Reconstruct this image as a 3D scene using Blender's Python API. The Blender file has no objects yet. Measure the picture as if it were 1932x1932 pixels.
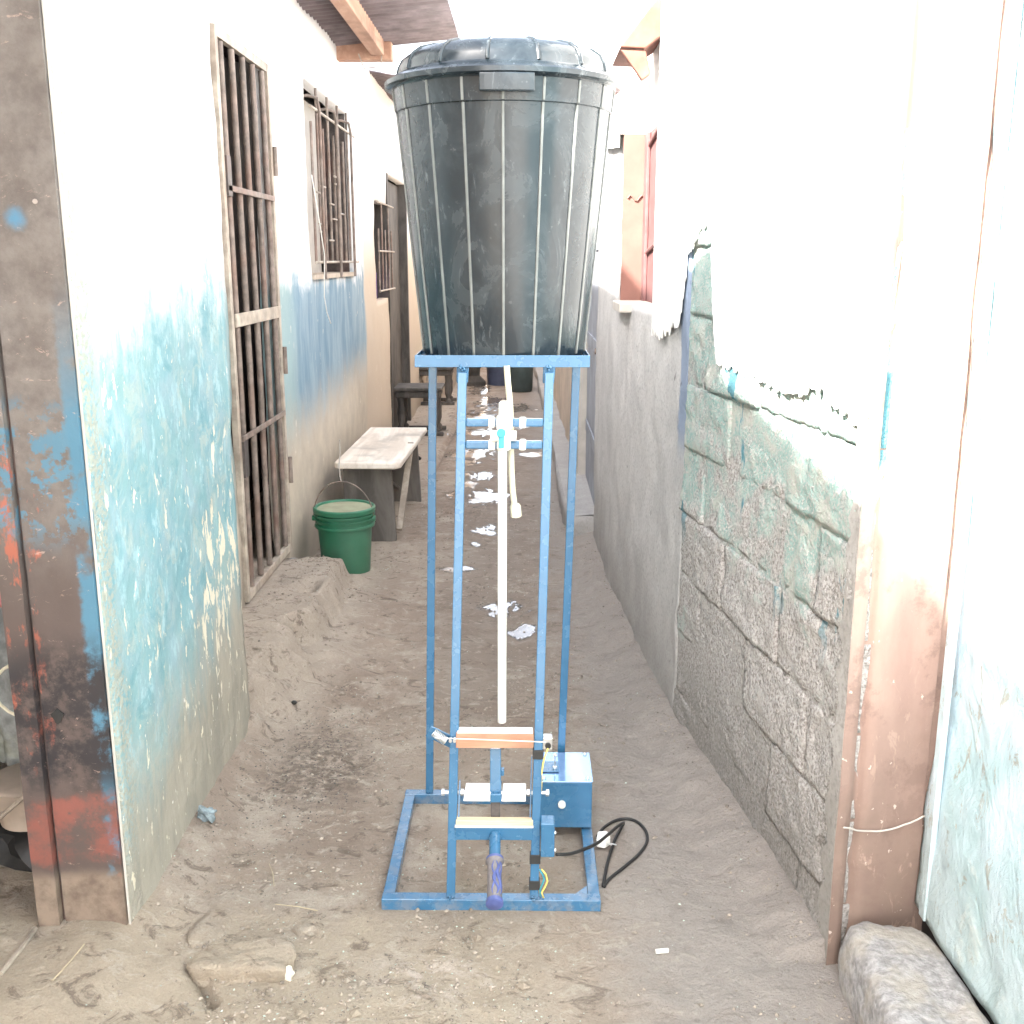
import bpy, bmesh, math, random
from mathutils import Vector, Matrix, noise as NZ
from math import radians, sin, cos, tan, pi
random.seed(7)
SC = bpy.context.scene
COL = SC.collection
# ------------------------------------------------------------------ camera, sky, sun, exposure
CH = 1.5; PITCH = radians(13.4); YAW = radians(0.69); F = 2000.0; HALF = 966.0
cam_d = bpy.data.cameras.new('camera'); cam = bpy.data.objects.new('camera', cam_d); COL.objects.link(cam)
cam.location = (0, 0, CH); cam.rotation_euler = (pi/2 - PITCH, 0, YAW)
cam_d.sensor_width = 36; cam_d.lens = 36*F/(2*HALF); cam_d.clip_start = 0.05; cam_d.clip_end = 300
SC.camera = cam
SC.render.resolution_x = SC.render.resolution_y = 1024
SUN_EL = radians(38); SUN_TO = Vector((-0.66, -0.75, 0)).normalized()      # horizontal direction towards the sun
w = bpy.data.worlds.new('World'); SC.world = w; w.use_nodes = True
nt = w.node_tree; nt.nodes.clear()
sky = nt.nodes.new('ShaderNodeTexSky'); sky.sky_type = 'NISHITA'; sky.sun_disc = False
sky.sun_elevation = SUN_EL; sky.sun_rotation = math.atan2(SUN_TO.x, SUN_TO.y)
sky.dust_density = 4.0; sky.air_density = 1.0; sky.ozone_density = 1.0
hs = nt.nodes.new('ShaderNodeHueSaturation'); hs.inputs['Saturation'].default_value = 0.42
bg = nt.nodes.new('ShaderNodeBackground'); bg.inputs['Strength'].default_value = 0.15
wo = nt.nodes.new('ShaderNodeOutputWorld')
nt.links.new(sky.outputs[0], hs.inputs['Color']); nt.links.new(hs.outputs[0], bg.inputs[0]); nt.links.new(bg.outputs[0], wo.inputs[0])
sl = bpy.data.lights.new('sun', 'SUN'); sl.energy = 4.0; sl.angle = radians(1.0); sl.color = (1.0, 0.95, 0.88)
so = bpy.data.objects.new('sun', sl); COL.objects.link(so)
d = Vector((SUN_TO.x*cos(SUN_EL), SUN_TO.y*cos(SUN_EL), sin(SUN_EL)))
so.rotation_euler = d.to_track_quat('Z', 'Y').to_euler(); so.location = (-3, -3, 8)
SC.view_settings.view_transform = 'Standard'; SC.view_settings.look = 'None'
SC.view_settings.exposure = 2.85; SC.view_settings.gamma = 1.0; SC.view_settings.use_curve_mapping = False
SC.render.engine = 'CYCLES'; SC.cycles.max_bounces = 8; SC.cycles.diffuse_bounces = 5
SC.cycles.sample_clamp_indirect = 12; SC.cycles.glossy_bounces = 4; SC.cycles.transmission_bounces = 6

# ------------------------------------------------------------------ pixel -> point (photo measured on a 1932 px wide view)
CR = cam.rotation_euler.to_matrix(); CO = Vector(cam.location)
def ray(px, py): return CR @ Vector(((px-HALF)/F, -(py-HALF)/F, -1.0))
def PX(px, py, X): r = ray(px, py); return CO + r*(X/r.x)
def PY(px, py, Y): r = ray(px, py); return CO + r*(Y/r.y)
def PZ(px, py, Z=0.0): r = ray(px, py); return CO + r*((Z-CH)/r.z)

# ------------------------------------------------------------------ object helpers
class MB:
    def __init__(s): s.v = []; s.f = []
    def add(s, vs, fs):
        b = len(s.v); s.v += [tuple(v) for v in vs]; s.f += [tuple(i+b for i in f) for f in fs]; return s
    def box(s, x0, x1, y0, y1, z0, z1):
        return s.add([(x0,y0,z0),(x1,y0,z0),(x1,y1,z0),(x0,y1,z0),(x0,y0,z1),(x1,y0,z1),(x1,y1,z1),(x0,y1,z1)],
            [(0,3,2,1),(4,5,6,7),(0,1,5,4),(1,2,6,5),(2,3,7,6),(3,0,4,7)])
    def bar(s, a, b, w, h=None, up=(0,0,1)):
        h = w if h is None else h
        a = Vector(a); b = Vector(b); t = (b-a).normalized(); up = Vector(up)
        if abs(t.dot(up)) > .95: up = Vector((0,1,0))
        u = t.cross(up).normalized()*w/2; v = u.cross(t).normalized()*h/2
        vs = [a-u-v, a+u-v, a+u+v, a-u+v, b-u-v, b+u-v, b+u+v, b-u+v]
        return s.add(vs, [(0,3,2,1),(4,5,6,7),(0,1,5,4),(1,2,6,5),(2,3,7,6),(3,0,4,7)])
    def tube(s, pts, r, n=10, cap=True):
        pts = [Vector(p) for p in pts]; m = len(pts); rs = r if isinstance(r, (list, tuple)) else [r]*m
        t0 = (pts[1]-pts[0]).normalized(); up = Vector((0,0,1)) if abs(t0.z) < .9 else Vector((0,1,0))
        u = t0.cross(up).normalized(); vs = []; fs = []
        for i, p in enumerate(pts):
            t = (pts[min(i+1, m-1)]-pts[max(i-1, 0)]).normalized()
            u = (u - t*u.dot(t)).normalized(); v = t.cross(u)
            for k in range(n):
                a = 2*pi*k/n; vs.append(p + (u*cos(a)+v*sin(a))*rs[i])
        for i in range(m-1):
            for k in range(n): fs.append((i*n+k, i*n+(k+1)%n, (i+1)*n+(k+1)%n, (i+1)*n+k))
        if cap: fs.append(tuple(range(n-1, -1, -1))); fs.append(tuple((m-1)*n+k for k in range(n)))
        return s.add(vs, fs)
    def lathe(s, prof, c, n=48, sx=1, sy=1):
        vs = []; fs = []; m = len(prof)
        for r, z in prof:
            for k in range(n): a = 2*pi*k/n; vs.append((c[0]+r*cos(a)*sx, c[1]+r*sin(a)*sy, c[2]+z))
        for i in range(m-1):
            for k in range(n): fs.append((i*n+k, i*n+(k+1)%n, (i+1)*n+(k+1)%n, (i+1)*n+k))
        if prof[0][0] > 1e-4: fs.append(tuple(range(n-1, -1, -1)))
        if prof[-1][0] > 1e-4: fs.append(tuple((m-1)*n+k for k in range(n)))
        return s.add(vs, fs)
    def poly(s, pts, off):                                  # closed outline extruded by off
        n = len(pts); off = Vector(off); pts = [Vector(p) for p in pts]
        return s.add(pts + [p+off for p in pts], [tuple(range(n)), tuple(range(2*n-1, n-1, -1))] + [(i, i+n, (i+1)%n+n, (i+1)%n) for i in range(n)])
    def build(s, name, m, parent=None, smooth=False, bevel=0, xf=None, kind=None, fix=True):
        base = Vector(parent['_base']) if parent is not None and '_base' in parent else Vector((0,0,0))
        vs = [Vector(v) for v in s.v]
        if xf: vs = [xf(v) for v in vs]
        me = bpy.data.meshes.new(name); me.from_pydata([v-base for v in vs], [], s.f)
        if fix:
            bm = bmesh.new(); bm.from_mesh(me); bmesh.ops.recalc_face_normals(bm, faces=bm.faces); bm.to_mesh(me); bm.free()
        me.materials.append(m)
        o = bpy.data.objects.new(name, me); COL.objects.link(o)
        if parent is not None: o.parent = parent; o['_base'] = tuple(base)
        if smooth:
            me.polygons.foreach_set('use_smooth', [True]*len(me.polygons))
            if smooth != 'all': me.set_sharp_from_angle(angle=radians(42))
        if bevel:
            b = o.modifiers.new('bevel', 'BEVEL'); b.width = bevel; b.segments = 2; b.limit_method = 'ANGLE'; b.angle_limit = radians(40)
        if kind: o['kind'] = kind
        return o
def tag(o, label, cat, group=None):
    o['label'] = label; o['category'] = cat
    if group: o['group'] = group
    return o
def thing(name, loc, label, cat, group=None):
    o = bpy.data.objects.new(name, None); COL.objects.link(o); o.location = loc; o['_base'] = tuple(loc); o.empty_display_size = .1
    return tag(o, label, cat, group)
def struct(o): o['kind'] = 'structure'; return o
def fbm(x, y, z=0, sc=1, o=4): return NZ.fractal(Vector((x, y, z))*sc, 1.0, 2.0, o)
def lerp(a, b, t): return a+(b-a)*t
def sstep(a, b, x): t = min(1, max(0, (x-a)/(b-a))); return t*t*(3-2*t)

# ------------------------------------------------------------------ materials
class M:
    def __init__(s, name, rough=0.8, metal=0.0, spec=0.5):
        s.m = bpy.data.materials.new(name); s.m.use_nodes = True; s.t = s.m.node_tree
        s.b = s.t.nodes['Principled BSDF']; s.b.inputs['Roughness'].default_value = rough
        s.b.inputs['Metallic'].default_value = metal; s.b.inputs['Specular IOR Level'].default_value = spec
        g = s.t.nodes.new('ShaderNodeNewGeometry'); s.pos = g.outputs['Position']; s.hn = None
        x = s.t.nodes.new('ShaderNodeSeparateXYZ'); s.t.links.new(s.pos, x.inputs[0]); s.x, s.y, s.z = x.outputs
    def n(s, ty, **kw):
        nd = s.t.nodes.new(ty)
        for k, v in kw.items(): setattr(nd, k, v)
        return nd
    def L(s, a, inp):
        if isinstance(a, (int, float)): inp.default_value = a
        elif isinstance(a, tuple): inp.default_value = a if len(a) == len(inp.default_value) else tuple(a)+(1,)
        else: s.t.links.new(a, inp)
    def math(s, op, a, b=0.0, c=False):
        nd = s.n('ShaderNodeMath', operation=op); nd.use_clamp = c; s.L(a, nd.inputs[0]); s.L(b, nd.inputs[1]); return nd.outputs[0]
    def vec(s, sc=(1,1,1), off=(0,0,0)):
        nd = s.n('ShaderNodeMapping'); s.L(s.pos, nd.inputs[0]); nd.inputs['Scale'].default_value = sc; nd.inputs['Location'].default_value = off; return nd.outputs[0]
    def noise(s, sc, det=5, ro=.55, v=None, dist=0.0):
        nd = s.n('ShaderNodeTexNoise'); s.L(v if v is not None else s.pos, nd.inputs['Vector'])
        nd.inputs['Scale'].default_value = sc; nd.inputs['Detail'].default_value = det; nd.inputs['Roughness'].default_value = ro; nd.inputs['Distortion'].default_value = dist
        return nd.outputs[0]
    def voro(s, sc, v=None, feat='F1', out=0):
        nd = s.n('ShaderNodeTexVoronoi', feature=feat); s.L(v if v is not None else s.pos, nd.inputs['Vector']); nd.inputs['Scale'].default_value = sc; return nd.outputs[out]
    def step(s, x, a, b):                                    # smooth map a..b -> 0..1
        nd = s.n('ShaderNodeMapRange', interpolation_type='SMOOTHSTEP'); s.L(x, nd.inputs[0]); nd.inputs[1].default_value = a; nd.inputs[2].default_value = b
        if a > b: nd.inputs[1].default_value = b; nd.inputs[2].default_value = a; nd.inputs[3].default_value = 1; nd.inputs[4].default_value = 0
        return nd.outputs[0]
    def mix(s, f, a, b, mode='MIX'):
        nd = s.n('ShaderNodeMix', data_type='RGBA', blend_type=mode); s.L(f, nd.inputs[0]); s.L(a, nd.inputs[6]); s.L(b, nd.inputs[7]); return nd.outputs[2]
    def near(s, p, r0, r1, sc=(1,1,1)):                       # 1 near a point
        nd = s.n('ShaderNodeVectorMath', operation='SUBTRACT'); s.L(s.pos, nd.inputs[0]); nd.inputs[1].default_value = tuple(p)
        m2 = s.n('ShaderNodeVectorMath', operation='MULTIPLY'); s.L(nd.outputs[0], m2.inputs[0]); m2.inputs[1].default_value = sc
        l = s.n('ShaderNodeVectorMath', operation='LENGTH'); s.L(m2.outputs[0], l.inputs[0])
        return l.outputs['Value']
    def bump(s, h, st=.5, dist=.01):
        nd = s.n('ShaderNodeBump'); nd.inputs['Strength'].default_value = st; nd.inputs['Distance'].default_value = dist; s.L(h, nd.inputs['Height'])
        if s.hn is not None: s.t.links.new(s.hn, nd.inputs['Normal'])
        s.hn = nd.outputs[0]; s.t.links.new(s.hn, s.b.inputs['Normal'])
    def col(s, c): s.L(c, s.b.inputs['Base Color']); return s
    def rough(s, r): s.L(r, s.b.inputs['Roughness']); return s

def plain(name, c, rough=.6, metal=0, var=.25, sc=30, bump=.15, dist=.002, spec=.5, dirt=None):
    k = M(name, rough, metal, spec); n1 = k.noise(sc, 6, .6); n2 = k.noise(sc*.2, 4)
    a = k.mix(k.step(n1, .3, .7), tuple(x*(1-var) for x in c), tuple(min(1, x*(1+var)) for x in c))
    a = k.mix(k.math('MULTIPLY', k.step(n2, .45, .7), .5), a, dirt if dirt else tuple(x*(1-var*1.3) for x in c))
    k.col(a)
    if bump: k.bump(n1, bump, dist)
    k.rough(k.math('ADD', k.math('MULTIPLY', n1, .25), rough-.12))
    return k.m

def mat_left_near():
    k = M('peeling_turquoise_plaster', .75)
    big = k.noise(1.6, 6, .6); med = k.noise(9, 8, .65); fine = k.noise(60, 6, .6)
    st = k.noise(7, 8, .7, k.vec((1.6, 1.6, .35)), .4)
    hz = k.math('ADD', k.z, k.math('MULTIPLY', k.math('SUBTRACT', st, .5), .55)); hz = k.math('ADD', hz, k.math('MULTIPLY', k.math('SUBTRACT', big, .5), .35))
    white = k.mix(k.step(med, .3, .75), (.80, .80, .77), (.72, .76, .76))
    teal = k.mix(k.step(big, .35, .62), (.15, .31, .36), (.22, .36, .37))
    teal = k.mix(k.step(med, .42, .66), teal, (.24, .36, .40))
    teal = k.mix(k.step(k.noise(22, 8, .7, k.vec((1, 1, .5))), .52, .64), teal, (.30, .46, .50))
    teal = k.mix(k.math('MULTIPLY', k.step(k.noise(11, 9, .75, k.vec((1, 1, .8), (4, 1, 1)), .8), .50, .62), .75), teal, (.33, .40, .38))
    teal = k.mix(k.math('MULTIPLY', k.step(k.noise(8, 9, .75, k.vec((1, 1, .8), (9, 1, 3)), .8), .54, .64), .6), teal, (.10, .27, .31))
    dirt = k.mix(k.step(st, .35, .65), (.36, .335, .28), (.27, .26, .22))
    c = k.mix(k.step(k.math('ADD', hz, k.math('MULTIPLY', k.math('SUBTRACT', med, .5), .35)), 1.26, 1.62), teal, white)
    # greenish worn strip along the corner
    cz = k.step(k.math('ADD', k.y, k.math('MULTIPLY', med, .12)), 2.27, 2.19)
    c = k.mix(k.math('MULTIPLY', cz, k.step(k.noise(70, 5, .7), .40, .55)), c, (.33, .35, .30))
    c = k.mix(k.step(k.math('ADD', hz, k.math('MULTIPLY', k.math('SUBTRACT', k.y, 2.1), -.22)), .52, .12), c, dirt)
    # chips of cream undercoat: tall flakes
    ch = k.noise(30, 6, .6, k.vec((1, 1, .42)), .3); ch2 = k.noise(3.5, 3, .5)
    th = k.math('SUBTRACT', ch, k.math('MULTIPLY', k.math('SUBTRACT', ch2, .5), -.18))
    zone = k.step(k.math('ADD', k.math('MULTIPLY', k.math('ABSOLUTE', k.math('SUBTRACT', k.z, .62)), .5), k.math('MULTIPLY', k.math('ABSOLUTE', k.math('SUBTRACT', k.y, 2.95)), .5)), .28, .05)
    th = k.math('ADD', th, k.math('MULTIPLY', zone, .12))
    chip = k.step(th, .632, .655)
    low = k.step(k.z, 1.7, 1.45)
    chip = k.math('MULTIPLY', chip, low)
    c = k.mix(chip, c, (.66, .62, .50))
    sp = k.step(k.noise(75, 5, .6, k.vec((1, 1, .55)), .5), .665, .69); sp = k.math('MULTIPLY', sp, k.step(k.noise(7, 3), .46, .60))
    sp = k.math('MULTIPLY', sp, low); c = k.mix(sp, c, (.78, .76, .70))
    # hairline scars and pits in the white part
    cr = k.step(k.noise(16, 8, .75, k.vec((1, 1, .3)), 1.0), .66, .69); c = k.mix(k.math('MULTIPLY', cr, .8), c, (.22, .25, .24))
    k.col(c)
    k.bump(fine, .35, .004); k.bump(med, .7, .016); k.bump(k.math('MULTIPLY', k.math('ADD', chip, sp), -1), .6, .003); k.bump(k.math('MULTIPLY', cz, k.noise(80, 4)), .7, .01)
    return k.m

def mat_left_far():
    k = M('steel_blue_plaster', .7)
    big = k.noise(1.3, 5, .6); med = k.noise(8, 8, .65); st = k.noise(5, 7, .65, k.vec((1.5, 1.5, .3)), .3)
    hz = k.math('ADD', k.math('ADD', k.z, k.math('MULTIPLY', k.math('SUBTRACT', st, .5), .25)), k.math('MULTIPLY', k.math('SUBTRACT', med, .5), .25))
    blue = k.mix(k.step(st, .35, .65), (.13, .24, .33), (.26, .36, .43))
    blue = k.mix(k.step(k.y, 4.95, 5.25), (.28, .40, .42), blue)
    white = (.80, .80, .79); cream = k.mix(k.step(med, .3, .7), (.46, .41, .34), (.56, .50, .41))
    c = k.mix(k.step(hz, 1.34, 1.47), blue, white)
    lo = k.math('ADD', hz, k.math('MULTIPLY', k.math('SUBTRACT', k.y, 6.5), -.05))
    c = k.mix(k.step(lo, .98, .62), c, cream)
    end = k.step(k.y, 7.35, 7.45)
    cf = k.mix(k.step(k.z, 1.35, 2.0), (.55, .47, .38), white)
    c = k.mix(end, c, cf)
    ch = k.math('MULTIPLY', k.step(k.noise(34, 5, .6, k.vec((1, 1, .35))), .665, .68), k.step(k.noise(3, 3), .45, .6))
    c = k.mix(ch, c, (.72, .68, .60))
    dk = k.step(k.noise(14, 8, .75, None, 1), .70, .72); c = k.mix(k.math('MULTIPLY', dk, .7), c, (.2, .2, .18))
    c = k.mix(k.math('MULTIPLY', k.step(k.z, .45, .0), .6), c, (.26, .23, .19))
    k.col(c); k.bump(k.noise(50, 6), .25, .004); k.bump(med, .5, .012)
    return k.m

def mat_cement(name, a=(.42, .41, .405), b=(.52, .51, .50), blue=0):
    k = M(name, .9, 0, .3)
    big = k.noise(2.5, 5, .6); st = k.noise(5, 9, .68, k.vec((1, 1, .8)), .6); fine = k.noise(90, 5, .6)
    c = k.mix(k.step(st, .35, .65), a, b)
    c = k.mix(k.math('MULTIPLY', k.step(fine, .45, .7), .45), c, tuple(x*.55 for x in a))
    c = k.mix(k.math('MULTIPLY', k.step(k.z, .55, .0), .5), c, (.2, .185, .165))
    bl = k.math('MULTIPLY', k.step(k.math('ADD', k.y, k.math('MULTIPLY', st, .12)), 3.45, 3.41), k.step(k.z, .85, 1.0))
    c = k.mix(bl, c, (.22, .27, .36)) if blue else c
    pit = k.step(k.noise(38, 6, .7, k.vec((1, 1, .6)), .8), .665, .70)
    c = k.mix(k.math('MULTIPLY', pit, .7), c, (.13, .125, .12))
    k.col(c); k.bump(fine, .6, .005); k.bump(k.noise(9, 6), .35, .01); k.bump(k.math('MULTIPLY', pit, -1), .8, .006)
    return k.m

def mat_block():
    k = M('rough_block', .95, 0, .2)
    o = k.n('ShaderNodeObjectInfo').outputs['Random']
    big = k.noise(3.2, 6, .65, None, .6); med = k.noise(14, 8, .7); g = k.noise(120, 4, .7); g2 = k.voro(150)
    c = k.mix(k.step(g, .33, .62), (.22, .20, .185), (.54, .52, .50))
    c = k.mix(k.math('MULTIPLY', o, .15), c, (.40, .39, .37)); c = k.mix(k.math('MULTIPLY', k.step(med, .50, .66), .75), c, (.43, .415, .39))
    tz = k.math('ADD', k.math('MULTIPLY', k.z, .42), big)
    tz = k.math('ADD', tz, k.math('MULTIPLY', o, .03)); tz = k.math('ADD', tz, k.math('MULTIPLY', k.math('SUBTRACT', med, .5), .35))
    t = k.step(tz, .82, .95)
    paint = k.mix(k.step(med, .4, .65), (.29, .42, .39), (.40, .50, .46))
    paint = k.mix(k.step(k.noise(7, 4), .55, .62), paint, (.45, .49, .44))
    c = k.mix(k.math('MULTIPLY', t, k.step(g, .62, .48)), c, paint)
    b2 = k.math('MULTIPLY', k.step(k.noise(6, 6, .6, k.vec((1, 1, .35), (3, 1, 7))), .62, .65), k.step(k.z, .6, .8))
    c = k.mix(b2, c, (.10, .25, .30))
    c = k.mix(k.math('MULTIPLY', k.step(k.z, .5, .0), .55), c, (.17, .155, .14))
    k.col(c); k.bump(g2, .6, .004); k.bump(g, .9, .008); k.bump(med, .7, .015)
    return k.m

def mat_white():
    k = M('limewash_and_glare_white', .8); n1 = k.noise(6, 7, .6); c = k.mix(k.step(n1, .3, .7), (.80, .80, .78), (.86, .86, .85))
    pit = k.step(k.noise(9, 8, .75, None, 1.2), .715, .73); c = k.mix(pit, c, (.25, .22, .2)); k.col(c); k.bump(k.noise(40, 5), .3, .004); return k.m

WET = [(890, 856, 62, 13), (1000, 857, 34, 5), (880, 872, 30, 7), (915, 938, 58, 16), (862, 932, 30, 10), (918, 999, 30, 13), (895, 1026, 18, 9), (865, 1074, 36, 7), (958, 1150, 50, 17), (985, 1188, 34, 15),
       (905, 735, 24, 12), (925, 760, 34, 16), (900, 785, 50, 12), (970, 770, 46, 10), (900, 815, 60, 9), (985, 800, 36, 8), (905, 897, 40, 9), (880, 914, 26, 7), (1075, 925, 14, 12)]
def mat_ground():
    k = M('trodden_dirt', .92, 0, .3)
    big = k.noise(1.3, 6, .6); med = k.noise(5, 9, .68); fine = k.noise(38, 9, .72); gr = k.noise(170, 5, .7)
    crumb = k.noise(16, 9, .74, k.vec((1, 1.3, 1), (3, 1, 2)), .9); crumb2 = k.noise(13, 9, .74, k.vec((1, 1.3, 1), (8, 4, 2)), .9)
    c = k.mix(k.step(big, .35, .65), (.30, .235, .19), (.41, .34, .28))
    c = k.mix(k.step(med, .46, .66), c, (.47, .405, .34))
    gx = k.math('ADD', k.x, k.math('MULTIPLY', k.math('SUBTRACT', med, .5), .35)); gx = k.math('ADD', gx, k.math('MULTIPLY', k.math('SUBTRACT', k.y, 2.0), .03))
    c = k.mix(k.math('MULTIPLY', k.step(gx, .08, .35), .85), c, (.36, .33, .305))
    sa = k.math('ADD', k.y, k.math('MULTIPLY', k.math('SUBTRACT', med, .5), 1.6)); sx = k.math('ADD', k.x, k.math('MULTIPLY', k.math('SUBTRACT', big, .5), .8))
    s1 = k.math('MULTIPLY', k.step(sa, 2.45, 1.9), k.step(sx, .30, -.15))
    c = k.mix(k.math('MULTIPLY', s1, .7), c, (.50, .425, .325))
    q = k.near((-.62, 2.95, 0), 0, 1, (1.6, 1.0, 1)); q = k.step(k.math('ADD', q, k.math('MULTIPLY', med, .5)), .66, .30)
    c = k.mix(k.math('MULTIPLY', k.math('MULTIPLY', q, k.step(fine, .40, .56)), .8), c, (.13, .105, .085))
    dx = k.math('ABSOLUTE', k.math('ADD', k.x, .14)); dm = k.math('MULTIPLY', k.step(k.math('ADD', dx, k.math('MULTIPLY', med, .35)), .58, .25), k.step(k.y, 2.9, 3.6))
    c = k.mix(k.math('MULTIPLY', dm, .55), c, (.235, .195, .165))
    lg = k.step(k.math('ADD', k.x, k.math('MULTIPLY', k.math('SUBTRACT', med, .5), .3)), -.62, -.80)
    lg = k.math('MULTIPLY', lg, k.step(k.y, 2.9, 3.3)); c = k.mix(k.math('MULTIPLY', lg, .7), c, (.50, .44, .37))
    calm = k.math('MULTIPLY', k.step(gx, .40, .05), .35); calm = k.math('ADD', calm, .2)
    c = k.mix(k.math('MULTIPLY', k.step(crumb, .54, .63), calm), c, (.56, .50, .42))
    c = k.mix(k.math('MULTIPLY', k.step(crumb2, .54, .64), k.math('MULTIPLY', calm, 1.25)), c, (.13, .10, .08))
    p2 = k.step(k.noise(60, 5, .7, k.vec((1,1,1), (5,2,1)), .6), .66, .70); c = k.mix(k.math('MULTIPLY', p2, .6), c, (.09, .07, .06))
    pk = k.near((-.20, 1.98, 0), 0, 1, (1.0, 1.5, 1)); pk = k.step(k.math('ADD', pk, k.math('MULTIPLY', fine, .22)), .28, .12); c = k.mix(k.math('MULTIPLY', pk, k.math('MULTIPLY', k.step(crumb, .45, .6), .8)), c, (.66, .57, .51))
    c = k.mix(k.math('MULTIPLY', k.step(gr, .3, .7), .25), c, (.20, .165, .135))
    # wet film left in hollows of the alley floor
    wn = k.noise(9, 8, .66, k.vec((1, .55, 1), (2, 2, 0)), 1.1); wet = None
    for (px, py, wx, wy) in WET:
        p = PZ(px, py); qx = abs(PZ(px+wx, py).x-p.x); qy = abs(PZ(px, py-wy).y-p.y)
        d_ = k.near((p.x, p.y, 0), 0, 1, (1/qx, 1/qy, 0)); m_ = k.step(d_, 1.45, .15); wet = m_ if wet is None else k.math('MAXIMUM', wet, m_)
    wt = k.step(k.math('ADD', wn, k.math('MULTIPLY', wet, .28)), .665, .685); wt = k.math('MULTIPLY', wt, k.step(wet, .02, .12))
    damp = k.step(k.math('ADD', wn, k.math('MULTIPLY', wet, .30)), .56, .68); damp = k.math('MULTIPLY', damp, k.step(wet, .0, .1))
    c = k.mix(k.math('MULTIPLY', damp, .55), c, (.14, .115, .095))
    k.col(c); r = k.math('SUBTRACT', .93, k.math('MULTIPLY', dm, .2)); r = k.math('SUBTRACT', r, k.math('MULTIPLY', damp, .3)); ry = k.n('ShaderNodeMix'); k.L(wt, ry.inputs[0]); k.L(r, ry.inputs[2]); ry.inputs[3].default_value = .03; k.rough(ry.outputs[0])
    k.L(k.math('ADD', 1.45, k.math('MULTIPLY', wt, .35)), k.b.inputs['IOR']); k.L(k.math('ADD', .3, k.math('MULTIPLY', wt, .5)), k.b.inputs['Specular IOR Level'])
    dry = k.math('SUBTRACT', 1.0, k.math('MULTIPLY', wt, .96))
    k.bump(k.math('MULTIPLY', gr, dry), .6, .004); k.bump(k.math('MULTIPLY', fine, dry), .9, .014); k.bump(k.math('MULTIPLY', k.math('SUBTRACT', crumb, crumb2), dry), .8, .012); k.bump(k.math('MULTIPLY', med, dry), .5, .03)
    return k.m

def mat_rust_jamb():
    k = M('scorched_rusty_steel', .55, .0)
    big = k.noise(2.2, 6, .65, k.vec((1, 1, .5))); med = k.noise(14, 8, .7); fine = k.noise(70, 5, .6)
    c = k.mix(k.step(med, .3, .7), (.105, .088, .08), (.175, .155, .142))
    c = k.mix(k.step(k.math('ADD', k.z, k.math('MULTIPLY', big, .5)), 1.35, .95), c, (.085, .064, .058))
    # red primer near edges, blue paint patches
    redm = k.math('MULTIPLY', k.step(k.noise(5, 7, .7, k.vec((1, 1, .4), (2, 4, 1))), .56, .60), k.step(k.z, 1.45, 1.2)); c = k.mix(k.math('MULTIPLY', redm, .8), c, (.36, .10, .06))
    bz = k.math('MULTIPLY', k.step(k.z, .90, 1.02), k.step(k.math('ADD', k.z, k.math('MULTIPLY', med, .3)), 1.40, 1.30)); blm = k.math('MULTIPLY', bz, k.step(k.math('ADD', k.noise(22, 8, .7), k.math('MULTIPLY', k.x, .5)), .0, .07))
    c = k.mix(blm, c, (.075, .17, .24))
    ed = k.math('MULTIPLY', k.step(k.math('ADD', k.x, k.math('MULTIPLY', med, .05)), -.895, -.88), k.step(k.noise(6, 5), .42, .5)); c = k.mix(k.math('MULTIPLY', ed, k.step(k.z, 1.5, 1.1)), c, (.065, .17, .25))
    blk = k.math('MULTIPLY', k.step(k.math('ABSOLUTE', k.math('SUBTRACT', k.z, .55)), .22, .10), k.step(med, .62, .45)); c = k.mix(blk, c, (.025, .022, .025))
    scr = k.step(k.noise(20, 8, .75, k.vec((1,1,2.2)), 1.4), .62, .64); c = k.mix(k.math('MULTIPLY', scr, .5), c, (.42, .30, .25))
    r2 = k.math('MULTIPLY', k.step(k.math('ABSOLUTE', k.math('SUBTRACT', k.math('ADD', k.z, k.math('MULTIPLY', k.math('SUBTRACT', med, .5), .12)), .295)), .090, .06), k.step(med, .30, .45)); c = k.mix(k.math('MULTIPLY', r2, k.step(k.noise(9, 8, .75), .36, .60)), c, (.20, .070, .055))
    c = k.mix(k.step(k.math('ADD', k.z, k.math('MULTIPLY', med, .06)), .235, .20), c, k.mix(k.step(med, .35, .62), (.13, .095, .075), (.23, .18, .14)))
    spot = k.near(PY(32, 412, 2.08), 0, 1); c = k.mix(k.step(k.math('ADD', spot, k.math('MULTIPLY', fine, .015)), .038, .012), c, (.07, .19, .30))
    k.col(c); k.bump(med, .3, .004); k.bump(fine, .2, .001); return k.m

def mat_rust_right():
    k = M('red_oxide_concrete', .7); med = k.noise(10, 8, .7); st = k.noise(4, 6, .6, k.vec((1.5,1.5,.4)))
    c = k.mix(k.step(st, .35, .65), (.30, .20, .168), (.40, .28, .23)); c = k.mix(k.step(k.math('ADD', k.z, k.math('MULTIPLY', med, .5)), 1.0, .3), c, (.19, .135, .108))
    c = k.mix(k.math('MULTIPLY', k.step(med, .50, .62), .55), c, (.17, .115, .095)); c = k.mix(k.math('MULTIPLY', k.step(k.noise(18, 9, .75, k.vec((1,1,.5)), 1), .56, .64), .5), c, (.42, .30, .24)); c = k.mix(k.step(k.noise(50, 5), .68, .70), c, (.5, .42, .36))
    k.col(c); k.bump(med, .4, .005); return k.m

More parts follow.
